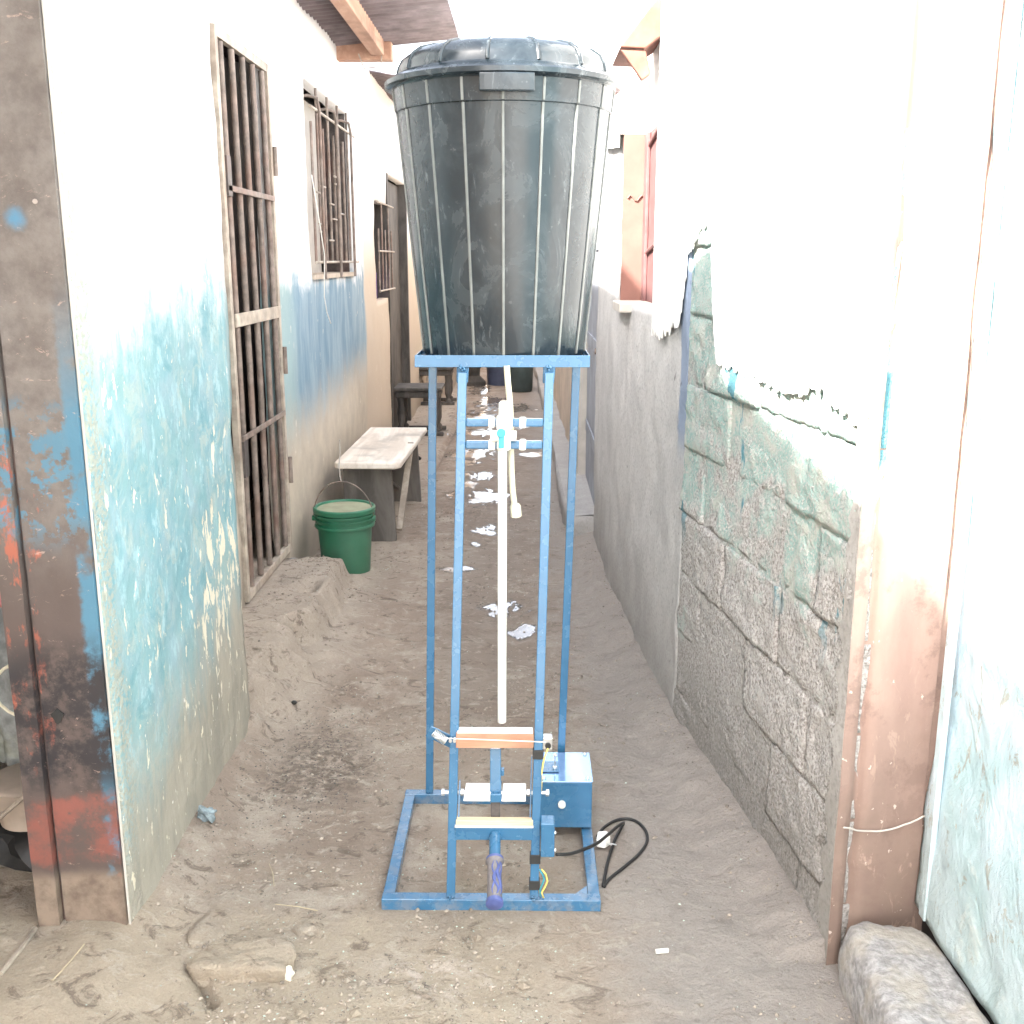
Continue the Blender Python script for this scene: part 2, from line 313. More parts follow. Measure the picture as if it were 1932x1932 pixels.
def mat_blue_door():
    k = M('wrinkled_pale_blue_paint', .6); big = k.noise(3, 7, .6, k.vec((1,1,.6)), .8); wr = k.noise(7, 8, .68, k.vec((1,1.2,.8)), .8)
    c = k.mix(k.step(big, .38, .62), (.42, .60, .64), (.60, .74, .82)); c = k.mix(k.math('MULTIPLY', k.step(wr, .55, .7), .8), c, (.78, .82, .80))
    c = k.mix(k.math('MULTIPLY', k.step(k.noise(26, 8, .75, k.vec((1,1,.5)), .8), .57, .62), .75), c, (.36, .33, .28))
    c = k.mix(k.math('MULTIPLY', k.step(k.z, .55, .1), .55), c, (.33, .40, .37)); k.col(c)
    k.bump(k.noise(34, 8, .7), .7, .008); k.bump(wr, .9, .018); k.bump(big, .3, .02); return k.m

def mat_blue_paint():
    k = M('glossy_blue_enamel', .28); n1 = k.noise(12, 5, .6); c = k.mix(k.step(n1, .0, 1.0), (.028, .115, .225), (.050, .160, .29))
    c = k.mix(k.math('MULTIPLY', k.step(k.noise(140, 4, .6), .66, .74), .5), c, (.16, .28, .42)); c = k.mix(k.math('MULTIPLY', k.step(k.noise(45, 8, .75), .66, .70), .7), c, (.10, .055, .035)); c = k.mix(k.math('MULTIPLY', k.step(k.z, .06, .0), k.math('MULTIPLY', k.step(k.noise(30, 7, .7), .42, .62), .35)), c, (.30, .25, .20)); k.col(c); k.rough(k.math('ADD', k.math('MULTIPLY', k.noise(25, 4), .1), .22)); k.bump(k.noise(50, 3), .05, .0015)
    k.b.inputs['Coat Weight'].default_value = .5; k.b.inputs['Coat Roughness'].default_value = .12; return k.m

def mat_bin():
    k = M('dusty_black_plastic', .25); sm = k.noise(7, 7, .65, k.vec((1,1,.7)), 1.6); sc = k.noise(40, 6, .7, k.vec((1, 1, .18)), .4)
    c = k.mix(k.step(sm, .42, .66), (.013, .020, .026), (.032, .042, .049)); c = k.mix(k.math('MULTIPLY', k.step(sc, .61, .67), .45), c, (.15, .17, .18))
    c = k.mix(k.math('MULTIPLY', k.step(k.noise(60, 4), .66, .72), .3), c, (.12, .14, .145))
    k.col(c); k.rough(k.math('ADD', .16, k.math('MULTIPLY', k.step(sm, .35, .70), .16))); k.bump(sm, .08, .01); return k.m

def mat_wood(name, a, b, sc=8, ax=(1,.12,1), rough=.75):
    k = M(name, rough); g = k.noise(sc, 7, .65, k.vec(ax), .6); st = k.noise(4, 5)
    c = k.mix(k.step(g, .35, .65), a, b); c = k.mix(k.math('MULTIPLY', k.step(st, .5, .68), .55), c, tuple(x*.45 for x in a)); k.col(c); k.bump(g, .35, .003); return k.m

MT = {}
def mats():
    MT['left_near'] = mat_left_near(); MT['left_far'] = mat_left_far(); MT['cement'] = mat_cement('grey_cement_render', blue=1)
    MT['block'] = mat_block(); MT['mortarwall'] = mat_cement('mortar_smear', (.30, .285, .265), (.42, .405, .385)); MT['mortar'] = plain('mortar', (.30, .285, .27), .95, bump=.6, dist=.006); MT['white'] = mat_white(); MT['ground'] = mat_ground()
    MT['jamb'] = mat_rust_jamb(); MT['rustr'] = mat_rust_right(); MT['bluedoor'] = mat_blue_door(); MT['blue'] = mat_blue_paint(); MT['bin'] = mat_bin()
    MT['pvc'] = plain('white_pvc', (.80, .79, .74), .35, var=.04, bump=0); MT['hose'] = plain('cream_hose', (.66, .62, .48), .4, var=.1, bump=0)
    MT['steel'] = plain('bright_steel', (.75, .75, .74), .3, .85, var=.1, bump=.05); MT['zinc'] = plain('galvanised_plate', (.82, .82, .80), .42, .3, var=.06, bump=.05)
    MT['iron'] = plain('weathered_iron', (.23, .19, .165), .6, .2, var=.35, sc=18, dirt=(.20, .10, .07)); MT['irondark'] = plain('dark_iron', (.085, .075, .072), .5, .3, var=.4, sc=20, dirt=(.17, .08, .06))
    MT['ironlight'] = plain('cream_painted_iron', (.42, .37, .31), .6, 0, var=.3, sc=15, dirt=(.22, .15, .11))
    MT['bluelid'] = plain('shiny_blue_lid', (.30, .46, .70), .14, .75, var=.05, bump=0); MT['black'] = plain('black_rubber', (.018, .018, .018), .5, var=.2, bump=0); MT['dark'] = plain('dark_debris', (.09, .085, .08), .9, var=.3, sc=6)  # last entry is the own dark colour of the debris grit
    MT['pine'] = mat_wood('planed_pine', (.42, .21, .13), (.52, .29, .19), 30, (.1, 1, 1)); MT['pinelight'] = mat_wood('pale_pine', (.60, .43, .27), (.72, .56, .38), 30, (.1, 1, 1))
    MT['bench'] = mat_wood('worn_bench_top', (.60, .52, .44), (.82, .76, .68), 9); MT['benchleg'] = mat_wood('grimy_grey_wood', (.085, .078, .07), (.17, .155, .14), 7, (1, 1, .2))
    MT['stick'] = mat_wood('grey_brown_stick', (.26, .22, .18), (.38, .33, .27), 20, (1, 1, .2)); MT['darkwood'] = mat_wood('dark_stained_wood', (.06, .055, .05), (.11, .10, .09), 12, (1, 1, .3))
    MT['rib'] = plain('pale_grey_rib', (.15, .16, .155), .35, var=.2, sc=20, bump=0)  # ribs coloured paler than the bin body
    MT['green'] = plain('green_plastic', (.018, .15, .08), .38, var=.12, sc=10, bump=.03, dirt=(.10, .20, .14)); MT['greenlid'] = plain('dusty_green_lid', (.22, .27, .18), .8, var=.3, sc=14, bump=.3, dirt=(.36, .32, .22))
    MT['tin'] = plain('weathered_roof_tin', (.20, .165, .17), .55, .3, var=.3, sc=9, dirt=(.11, .08, .08)); MT['beam'] = mat_wood('salmon_roof_timber', (.42, .24, .17), (.56, .36, .26), 10, (1, .15, 1))
    MT['stone'] = plain('dusty_stone', (.34, .285, .225), .95, var=.3, sc=22, bump=.8, dist=.01, dirt=(.42, .36, .28)); MT['stepstone'] = plain('concrete_step', (.29, .28, .275), .9, var=.3, sc=60, bump=.9, dist=.008, dirt=(.36, .32, .25))
    MT['pebble'] = plain('pebble', (.30, .255, .21), .85, var=.5, sc=25, bump=.3); MT['pebblew'] = plain('white_pebble', (.72, .66, .54), .8, var=.1, bump=.3)
    MT['chip'] = plain('pale_flakes', (.50, .57, .50), .8, var=.3, sc=30, bump=0)
    MT['purple'] = plain('purple_grip_rubber', (.075, .10, .27), .45, var=.15, bump=0); MT['greygrip'] = plain('grey_grip_rubber', (.17, .155, .16), .75, var=.15, sc=120, bump=.3)
    MT['yellow'] = plain('yellow_wire', (.72, .58, .16), .4, var=.05, bump=0); MT['cyan'] = plain('cyan_plastic', (.05, .33, .42), .35, var=.05, bump=0)
    MT['redshutter'] = plain('faded_red_shutter', (.16, .072, .07), .65, var=.2, sc=12); MT['salmon'] = plain('salmon_reveal', (.20, .095, .075), .75, var=.15, sc=6, bump=.3)
    MT['rustdark'] = plain('dark_salmon_paint', (.20, .085, .06), .8, var=.3, sc=14, bump=.4); MT['greypanel'] = plain('blue_grey_panel', (.27, .29, .33), .7, var=.2, sc=6); MT['trim'] = plain('pale_trim', (.46, .43, .39), .75, var=.15, sc=10)
    MT['beige'] = plain('beige_plaster', (.50, .42, .34), .85, var=.15, sc=5, bump=.4, dist=.006); MT['barrelblue'] = plain('blue_grey_bucket_plastic', (.07, .085, .14), .4, var=.2, sc=8, bump=0)
    MT['barrelgreen'] = plain('dark_green_bucket_plastic', (.05, .07, .07), .4, var=.2, sc=8, bump=0); MT['bag'] = plain('mint_plastic_bag', (.45, .62, .52), .35, var=.25, sc=20, bump=.5, dist=.01)
    MT['scrap'] = plain('grey_plastic_scrap', (.22, .27, .29), .5, var=.4, sc=60, bump=.3); MT['pink'] = plain('pink_cloth', (.50, .18, .17), .9, var=.2, sc=20); MT['sack'] = plain('grey_sack', (.26, .27, .26), .9, var=.3, sc=25, bump=.6, dist=.006, dirt=(.35, .33, .12))
    MT['creamtub'] = plain('cream_tub', (.45, .37, .30), .5, var=.15, sc=10); MT['straw'] = plain('dry_straw', (.42, .35, .24), .8, var=.1, bump=0)
    MT['purplecloth'] = plain('purple_cloth', (.22, .12, .42), .9, var=.2, sc=12); MT['room'] = plain('room_shade_brown', (.075, .065, .058), .9, var=.3, sc=4)  # room walls coloured dark to stand in for indoor shade
    k = M('puddle_water', .06, 0, .5); k.col((.085, .072, .06)); k.b.inputs['IOR'].default_value = 1.7; k.b.inputs['Roughness'].default_value = .03; k.bump(k.noise(9, 4, .6), .25, .01); k.b.inputs['Specular IOR Level'].default_value = .6
    MT['water'] = k.m
mats()

# ------------------------------------------------------------------ ground
GROOVE = -.66
_g0 = PZ(360, 1822); _g1 = PZ(400, 1898); GASH = (_g0.x, _g0.y, _g1.x, _g1.y)
def gh(x, y):
    h = fbm(x, y, 0, 1.7, 3)*.012 + fbm(x, y, 4, 8, 6)*.008
    flat = (1-sstep(.02, .30, max(abs(x+.077)-.27, 0)))*(1-sstep(.05, .35, max(abs(y-2.48)-.27, 0)))
    h = h*(1-.85*flat) + .0015*flat; h *= 1-.75*sstep(3.6, 4.2, y)*sstep(.45, .25, abs(x+.12))
    h += .13*sstep(-.78, -.90, x + fbm(x, y, 7, 4, 4)*.10)*sstep(3.05, 3.30, y+fbm(x, y, 9, 5, 3)*.1)*(1-sstep(4.78, 4.92, y+fbm(x, y, 2, 9, 4)*.06))       # broken stoop before the barred door
    h += .05*sstep(-.50, -.80, x + fbm(x, y, 3, 5, 4)*.12)*sstep(3.1, 3.6, y)*(1-sstep(4.5, 4.85, y))
    h += .06*sstep(-.72, -.92, x)*(1-sstep(3.0, 3.3, y))*sstep(1.3, 2.0, y)*(1 if y < 3.3 else 0)
    d = abs(x+.72+fbm(x, y, 5, 6, 3)*.06) ; h += .012*math.exp(-(d/.08)**2)*sstep(2.9, 1.8, y)
    rx = wall_right_x(y)
    if rx is not None: h += .05*sstep(rx-.17, rx, x+fbm(x, y, 8, 8, 3)*.03)*(1-sstep(5.5, 6.2, y))
    if y > 7.2: h -= .03*math.exp(-((x-GROOVE-.012*(y-8))/.018)**2)*(1-sstep(11, 12, y))
    if y < 2.1 and x < -.3:
        ax_, ay_, bx_, by_ = GASH; dxx, dyy = bx_-ax_, by_-ay_; tt = min(1, max(0, ((x-ax_)*dxx+(y-ay_)*dyy)/(dxx*dxx+dyy*dyy))); dd = math.hypot(x-ax_-tt*dxx, y-ay_-tt*dyy); h -= .035*math.exp(-(dd/.011)**2)
    hole = ((x+.90)/.035)**2+((y-4.22)/.06)**2; h -= .06*math.exp(-hole) if hole < 9 else 0
    h -= .012*math.exp(-(((x+.09)/.16)**2+((y-4.0)/.25)**2))
    return h
RW = [(.675, 2.05), (.495, 3.25), (.40, 4.6), (.375, 5.6), (.36, 7.4)]
def wall_right_x(y):
    if y < 2.05 or y > 7.4: return None
    for (a, b), (c, d_) in zip(RW, RW[1:]):
        if b <= y <= d_: return lerp(a, c, (y-b)/(d_-b))
ys = []; y = -1.0
while y < 20: ys.append(y); y += .05 if y < 1.2 else (.011+.0045*max(0, y-2.5))
xs = [-4.0, -3, -2.4, -2.0, -1.7, -1.5, -1.35, -1.25]; x = -1.18
while x < .95: xs.append(x); x += .0105
xs += [1.0, 1.2, 1.6, 2.5, 4.0]
b = MB(); nx = len(xs)
b.v = [(x, y, gh(x, y)) for y in ys for x in xs]
b.f = [(j*nx+i, j*nx+i+1, (j+1)*nx+i+1, (j+1)*nx+i) for j in range(len(ys)-1) for i in range(nx-1)]
struct(b.build('ground', MT['ground'], smooth='all', fix=False))
# outer ground sheet out to the horizon, a little lower
b = MB(); b.add([(-150,-150,-.06),(150,-150,-.06),(150,150,-.06),(-150,150,-.06)], [(0,1,2,3)]); struct(b.build('terrain', MT['ground'], fix=False))


# ------------------------------------------------------------------ walls
def surf(path, s0, s1, h0, h1, opens, depth, step, inward, amp=.004, nsc=6, seed=0, hstep=None):
    """front sheet following path(s)->(x,y) with openings, edges returned inwards by depth"""
    def cuts(a, b, st, extra):
        c = sorted(set([a, b]+[e for e in extra if a < e < b])); out = []
        for p, q in zip(c, c[1:]):
            n = max(1, int(math.ceil((q-p)/st))); out += [p+(q-p)*i/n for i in range(n)]
        return out+[b]
    S = cuts(s0, s1, step, [o[0] for o in opens]+[o[1] for o in opens]); H = cuts(h0, h1, hstep or step, [o[2] for o in opens]+[o[3] for o in opens])
    m = MB(); iw = Vector(inward); ns = len(S)
    for h in H:
        for s in S:
            x, y = path(s); n = fbm(x+seed, y, h, nsc, 4)*amp+fbm(x, y+seed, h, 1.5, 2)*amp*2
            m.v.append(tuple(Vector((x, y, h))-iw*n))
    use = {}
    for j in range(len(H)-1):
        for i in range(ns-1):
            cs = (S[i]+S[i+1])/2; ch = (H[j]+H[j+1])/2
            if any(o[0] < cs < o[1] and o[2] < ch < o[3] for o in opens): continue
            q = (j*ns+i, j*ns+i+1, (j+1)*ns+i+1, (j+1)*ns+i); m.f.append(q)
            for a, b in zip(q, q[1:]+q[:1]): use[(a, b)] = 1
    bk = {}
    for (a, b) in [e for e in use if (e[1], e[0]) not in use]:
        for v in (a, b):
            if v not in bk: bk[v] = len(m.v); m.v.append(tuple(Vector(m.v[v])+iw*depth))
        m.f.append((b, a, bk[a], bk[b]))
    return m
lx = -1.10                                                     # plane of the left house front
def zc(px, X): return X*F/(px-990.0)
# near left wall: protrudes, between the steel jamb and the barred door
m = surf(lambda s: (-.88+.008*(s-2.09), s), 2.09, 3.13, -.1, 3.0, [], .12, .025, (-1, 0, 0), .005)
tag(m.build('plaster_wall', MT['left_near'], smooth='all'), 'turquoise and white peeling plaster wall between rusty steel jamb and barred door', 'wall')
# left house front with barred door, two windows, far doorway
DO = [PX(465, 1160, lx), PX(550, 1060, lx), PX(390, 45, lx), PX(497, 122, lx)]
dy0, dy1 = 3.95, (DO[1].y+DO[3].y)/2; dz0, dz1 = .135, PX(497, 118, lx).z
w1a, w1b = PX(588, 520, lx), PX(656, 215, lx); w2a, w2b = PX(711, 568, lx), PX(733, 388, lx); d2a, d2b = PX(739, 780, lx), PX(764, 360, lx)
W1 = (w1a.y, w1b.y, w1a.z, w1b.z); W2 = (w2a.y, w2b.y, w2a.z, w2b.z); D2 = (d2a.y, d2b.y, -.1, d2b.z+.05)
print('door', dy0, dy1, dz0, dz1, 'W1', W1, 'W2', W2, 'D2', D2)
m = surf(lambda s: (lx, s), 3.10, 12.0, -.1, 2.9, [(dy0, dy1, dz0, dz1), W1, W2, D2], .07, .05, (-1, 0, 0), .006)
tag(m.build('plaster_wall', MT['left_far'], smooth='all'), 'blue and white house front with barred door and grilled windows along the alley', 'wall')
m = MB(); m.box(lx-.02, lx+.25, 12.0, 18, -.1, 2.5); tag(m.build('plaster_wall', MT['beige']), 'plain beige wall at far left end of the alley', 'wall')
# room shells behind openings, indoor shade put into their dark wall colour
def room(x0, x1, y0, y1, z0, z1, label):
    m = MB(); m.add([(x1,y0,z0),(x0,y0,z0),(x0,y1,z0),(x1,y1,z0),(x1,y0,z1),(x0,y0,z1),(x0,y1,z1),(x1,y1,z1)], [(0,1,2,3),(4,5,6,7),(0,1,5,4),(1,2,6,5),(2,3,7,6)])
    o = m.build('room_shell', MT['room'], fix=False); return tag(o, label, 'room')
room(-1.75, lx-.072, dy0-.1, 12, -.05, 2.75, 'room interior with shade painted dark brown behind the barred openings')
# inner side of the stretch between the two left fronts
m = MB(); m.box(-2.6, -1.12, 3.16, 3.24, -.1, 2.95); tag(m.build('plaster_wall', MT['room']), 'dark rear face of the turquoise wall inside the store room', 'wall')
# store room at far left, open to camera
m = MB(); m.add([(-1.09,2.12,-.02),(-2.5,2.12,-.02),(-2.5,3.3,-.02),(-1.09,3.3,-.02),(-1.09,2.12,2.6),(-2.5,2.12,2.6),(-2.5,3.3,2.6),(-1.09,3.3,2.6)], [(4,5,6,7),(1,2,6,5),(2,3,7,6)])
tag(m.build('room_shell', MT['room'], fix=False), 'store room interior with shade painted into its walls behind the scorched steel jamb', 'room')
# walls beside the camera, out of view, the tall one added against stray sun
m = MB(); m.box(-2.4, -2.2, -4, 2.05, -.1, 3.9); tag(m.build('plaster_wall', MT['beige']), 'unseen beige wall added on the left side to block stray sun', 'wall')
m = MB(); m.box(-4.0, -1.55, 2.06, 2.12, -.1, 2.9); tag(m.build('plaster_wall', MT['jamb']), 'brown wall left of the open store doorway', 'wall')

# steel jamb facing the camera
t = thing('door_frame', (-.95, 2.07, 0), 'scorched steel door frame with blue and red paint patches on the left', 'door frame')
def sheet(x0, x1, yf, z0, z1, th, nm, mt, par, nx_=10, nz_=90, amp=.004):
    m = MB(); 
    for j in range(nz_+1):
        for i in range(nx_+1):
            X = lerp(x0, x1, i/nx_); Z = lerp(z0, z1, j/nz_); m.v.append((X, yf+fbm(X, 0, Z, 5, 3)*amp, Z))
    f = [(j*(nx_+1)+i, j*(nx_+1)+i+1, (j+1)*(nx_+1)+i+1, (j+1)*(nx_+1)+i) for j in range(nz_) for i in range(nx_)]; m.f = f
    use = {(a, b) for q in f for a, b in zip(q, q[1:]+q[:1])}; bk = {}
    for (a, b) in [e for e in use if (e[1], e[0]) not in use]:
        for v in (a, b):
            if v not in bk: bk[v] = len(m.v); p = m.v[v]; m.v.append((p[0], yf+th, p[2]))
        m.f.append((b, a, bk[a], bk[b]))
    return m.build(nm, mt, par, smooth=True)
sheet(-1.020, -.884, 2.075, -.02, 2.6, .03, 'jamb', MT['jamb'], t)
sheet(-1.075, -1.028, 2.062, .0, 2.6, .06, 'lip', MT['jamb'], t, 4)
q_ = PY(108, 1352, 2.070); m = MB(); m.poly([(q_.x+.012*cos(a_)*(1+.3*sin(a_*3)), 2.0695, q_.z+.015*sin(a_)*(1+.2*cos(a_*4))) for a_ in [i*pi/8 for i in range(16)]], (0, .004, 0)); m.build('painted_hole_shade', MT['black'], t)  # black disc paints the shade inside a hole, no real opening
m = MB(); m.box(-1.03, -1.018, 2.085, 2.14, 0, 2.6); m.build('channel', MT['irondark'], t)
m = MB(); m.tube([PY(66, 380, 2.074), PY(66, 380, 2.068)], .005, 8); m.build('screw', MT['iron'], t)
m = MB(); m.tube([(-.880, 2.084, .0), (-.880, 2.084, 1.4), (-.880, 2.084, 2.7)], .003, 6); m.build('edge_bead', MT['trim'], t)
# opening reveal behind frame
# ---------------- barred door
t = thing('barred_door', (lx, (dy0+dy1)/2, dz0), 'tall iron barred door in the left wall beside the turquoise plaster', 'door')
xg = lx+.005
def dl(px, py): return PX(px, py, xg)
def wframe(y0, y1, z0, z1, w, mt, par, names=('stile', 'rail'), x=xg, d=.025):
    for yy in (y0+w/2, y1-w/2): m = MB(); m.box(x-d/2, x+d/2, yy-w/2, yy+w/2, z0, z1); m.build(names[0], mt, par, bevel=.002)
    for zz in (z0+w/2, z1-w/2): m = MB(); m.box(x-d/2+.001, x+d/2-.001, y0+w+.001, y1-w-.001, zz-w/2, zz+w/2); m.build(names[1], mt, par, bevel=.002)
wframe(dy0+.01, dy1-.01, dz0+.05, dz1-.005, .035, MT['ironlight'], t)
bars = []
nb = 5
for i in range(nb):
    y = lerp(dy0+.11, dy1-.10, i/(nb-1)); m = MB(); m.tube([(xg, y, dz0+.09), (xg+.002, y+.004, 1.1), (xg, y, dz1-.045)], .0125, 10); m.build('bar', MT['iron'], t, smooth=True)
for py, w_, mt in ((366, .022, 'iron'), (598, .05, 'ironlight'), (815, .022, 'iron')):
    z = PX(472, py, xg).z; m = MB(); m.box(xg+.012, xg+.020, dy0+.05, dy1-.05, z-w_/2, z+w_/2); m.build('crossbar', MT[mt], t, bevel=.002)
z = PX(416, 330, xg).z; m = MB(); m.box(xg+.0, xg+.02, dy0+.045, dy0+.10, z-.07, z+.07); m.build('lock_plate', MT['irondark'], t)
m = MB(); m.box(xg, xg+.022, dy0+.045, dy0+.10, .68, .82); m.build('lock_plate', MT['irondark'], t)
for z in (.5, 1.0, 1.85): m = MB(); m.tube([(xg+.02, dy1-.006, z), (xg+.02, dy1-.006, z+.12)], .010, 8); m.build('hinge', MT['iron'], t, smooth=True)
# inner timber door standing half open behind, with lighter frame
t2 = thing('wooden_door', (lx-.16, dy0+.2, dz0), 'grey timber door leaf half open behind the iron bars', 'door')
for i in range(3): m = MB(); m.bar((lx-.19, dy0+.03+i*.075, dz0), (lx-.19, dy0+.03+i*.075, dz1-.05), .07, .02, (1, 0, 0)); m.build('plank', MT['stick'], t2)
m = MB(); m.box(lx-.02, lx+.03, dy0-.02, dy1+.02, .03, dz0+.0); tag(m.build('threshold', MT['mortar'], bevel=.004), 'crumbling concrete threshold under the barred door', 'threshold')
m = MB(); P0 = [PX(x_, y_, lx+.05) for x_, y_ in ((466, 1168), (480, 1160), (500, 1148), (515, 1140), (525, 1115), (545, 1075), (552, 1058))]; m.tube(P0, .006, 8)
tag(m.build('cable', MT['stick'], smooth=True), 'thin dusty cable lying along the barred door threshold', 'cable')

# ---------------- windows
def grille(W, name, label, nbars, nx_, cross, bot=True, mt='iron'):
    y0, y1, z0, z1 = W; t = thing(name, (lx, (y0+y1)/2, z0), label, 'window')
    x = lx+.02
    for i in range(nbars):
        y = lerp(y0+.04, y1-.04, i/(nbars-1)); m = MB(); m.tube([(x, y, z0+.06), (x, y, z1-.18*(i % 2 == 0)-.02)], .007, 8); m.build('bar', MT[mt], t, smooth=True)
    for c in cross: z = lerp(z0, z1, c); m = MB(); m.tube([(x+.012, y0-.02, z), (x+.012, y1+.02, z)], .007, 8); m.build('crossbar', MT['ironlight'], t, smooth=True)
    for yy in (y0+.012, y1-.012): m = MB(); m.box(lx-.16, lx-.02, yy-.012, yy+.012, z0+.002, z1-.002); m.build('window_frame', MT['ironlight'] if yy < (y0+y1)/2 else MT['irondark'], t)
    return t
t = grille(W1, 'grilled_window', 'wide window with rusty grille in the blue and white left wall', 9, 0, (.07, .86))
for i in range(3):                                             # hooked outer rods that curl back at the top
    y = lerp(W1[0]+.15, W1[1]-.2, i/2); m = MB(); zt = W1[3]-.08
    m.tube([(lx+.045, y, W1[2]-.02), (lx+.045, y, zt-.05), (lx+.04, y-.03, zt), (lx+.0, y-.06, zt+.01), (lx-.05, y-.08, zt)], .008, 8); m.build('hooked_rod', MT['iron'], t, smooth=True)
for i in range(10):
    a = random.random(); z = lerp(W1[2]+.1, W1[3]-.3, .15+.7*((i*37) % 10)/10); y = lerp(W1[0]+.03, W1[1]-.2, a); m = MB(); m.tube([(lx+.03, y, z), (lx+.03, y+.13, z)], .005, 6); m.build('short_tie', MT['ironlight'], t)
m = MB(); m.box(lx-.17, lx-.15, W1[0]+.02, lerp(W1[0], W1[1], .80), W1[2], W1[3]); m.build('shutter', MT['trim'], t)
m = MB(); m.box(lx-.18, lx+.02, W1[0], W1[1], W1[2]-.02, W1[2]+.004); m.build('window_sill', MT['beige'], t)
m = MB(); m.tube([PX(588, 330, lx+.05), PX(603, 420, lx+.05), PX(612, 480, lx+.05), PX(612, 560, lx+.04), PX(617, 590, lx+.04), PX(624, 610, lx+.04)], .0028, 6)
tag(m.build('string', MT['pvc'], smooth=True), 'frayed white string hanging from the wide grilled window', 'string')
t = grille(W2, 'grilled_window', 'small narrow grilled window near the dark doorway with purple cloth inside', 5, 0, (.10, .50, .98))
m = MB(); m.box(lx-.12, lx-.09, W2[0]+.05, W2[1]-.05, W2[2]+.0, W2[2]+.20); m.build('curtain', MT['purplecloth'], t)
# dark door at the far left
t = thing('dark_door', (lx, (D2[0]+D2[1])/2, 0), 'dark stained narrow door at the far left beyond the stool', 'door')
m = MB(); m.box(lx-.10, lx-.06, D2[0]+.03, D2[1]-.02, .0, D2[3]-.02); m.build('door_leaf', MT['darkwood'], t)
for yy in (D2[0]+.02, D2[1]-.02): m = MB(); m.box(lx-.12, lx+.012, yy-.03, yy+.03, 0, D2[3]); m.build('jamb', MT['darkwood'], t)

# ---------------- roof over the left house
t = thing('corrugated_roof', (-.8, 2, 2.7), 'rusty corrugated iron roof eave over the left house and its unseen shading extension', 'roof')
def corr(x0, z0, x1, z1, y0, y1, pitch=.076, amp=.009):
    m = MB(); n = int((y1-y0)/pitch*6)
    for k in range(n+1):
        y = y0+(y1-y0)*k/n; dz = amp*sin(2*pi*(y-y0)/pitch)
        for (x, z) in ((x0, z0), ((x0+x1)/2, (z0+z1)/2+.004), (x1, z1)): m.v.append((x, y, z+dz))
    m.f = [(k*3+j, k*3+j+1, (k+1)*3+j+1, (k+1)*3+j) for k in range(n) for j in range(2)]
    return m
ev = PY(866, 70, 6.75); el = PY(735, 84, 6.75); zi = ev.z+(el.z-ev.z)*(-2.2-ev.x)/(el.x-ev.x)
o = corr(-2.2, zi, ev.x, ev.z, 5.25, 6.75).build('roof_sheet', MT['tin'], t, smooth='all', fix=False); sm = o.modifiers.new('th', 'SOLIDIFY'); sm.thickness = .0015
o = corr(-2.2, 3.12, -.70, 2.66, -1.2, 5.22).build('roof_sheet', MT['tin'], t, smooth='all', fix=False); sm = o.modifiers.new('th', 'SOLIDIFY'); sm.thickness = .0015  # near sheet out of view, its eave placed to set the sun line
pe = PY(712, 84, 6.6)
m = MB(); m.bar((pe.x, 5.0, pe.z), (pe.x, 6.6, pe.z), .075, .12); m.build('purlin', MT['beam'], t, bevel=.004)
pf = PY(708, 98, 6.66)
m = MB(); m.bar((-1.3, 6.66, pf.z), (pf.x+.10, 6.66, pf.z), .09, .10); m.build('rafter_end', MT['beam'], t, bevel=.004)
m = MB(); L = [(pf.x+.03, 6.60, pf.z+.16), (pf.x+.05, 6.60, pf.z+.04), (pf.x+.04, 6.60, pf.z-.09), (pf.x-.06, 6.60, pf.z-.10), (pf.x-.09, 6.60, pf.z-.02)]; m.tube(L, .004, 6); m.build('tie_wire', MT['ironlight'], t)
t = thing('corrugated_roof', (-.9, 10, 2.5), 'low roof corner of the farther house behind the bin', 'roof')
o = corr(-2.2, 2.95, -.72, 2.72, 7.9, 9.4).build('roof_sheet', MT['tin'], t, smooth='all', fix=False); sm = o.modifiers.new('th', 'SOLIDIFY'); sm.thickness = .0015

# ---------------- right side: render wall with window opening
def rpath(s): return (wall_right_x(min(max(s, 2.05), 7.39)), s)
sill_z = PX(1200, 578, .42).z
WR = (3.76, 4.60, sill_z, 2.74); RVT = 2.0
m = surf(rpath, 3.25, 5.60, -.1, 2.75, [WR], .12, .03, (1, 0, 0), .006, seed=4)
wallR = thing('rendered_wall', (.45, 4.4, 0), 'grey cement rendered wall with white painted sun glare on top around the red window on the right', 'wall')
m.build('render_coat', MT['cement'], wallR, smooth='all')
# upper coat painting the sunlit white, proud of the render, with a ragged lower edge
def coat_seg(pxs, X0, Y0, X1, Y1, top, name, mt, par, depth=.006, jag=.02, seed=1):
    """outline from photo pixels on the vertical plane through (X0,Y0)-(X1,Y1)"""
    a = Vector((X0, Y0, 0)); dr = Vector((X1-X0, Y1-Y0, 0)); Ln = dr.length; dr.normalize(); nrm = Vector((-dr.y, dr.x, 0))
    if nrm.x > 0: nrm = -nrm
    pts = []
    for px, py in pxs:
        r = ray(px, py); tt = (a-CO).dot(nrm)/r.dot(nrm); p = CO+r*tt; pts.append(((p-a).dot(dr), p.z))
    out = []; rnd = random.Random(seed)
    for (s0, z0), (s1, z1) in zip(pts, pts[1:]):
        n = max(1, int(math.hypot(s1-s0, z1-z0)/.011))
        for i in range(n):
            u = i/n; out.append((lerp(s0, s1, u)+rnd.uniform(-.25, .25)*jag, lerp(z0, z1, u)+(rnd.random()-.5)*jag))
    out.append(pts[-1]); out = [(min(max(s, 0), Ln), z) for s, z in out]
    sE, sS = out[-1][0], out[0][0]; out += [(sE, top), (sS, top)]
    m = MB(); m.poly([a+dr*s+nrm*.004+Vector((0, 0, z)) for s, z in out], nrm*depth); return m.build(name, mt, par)
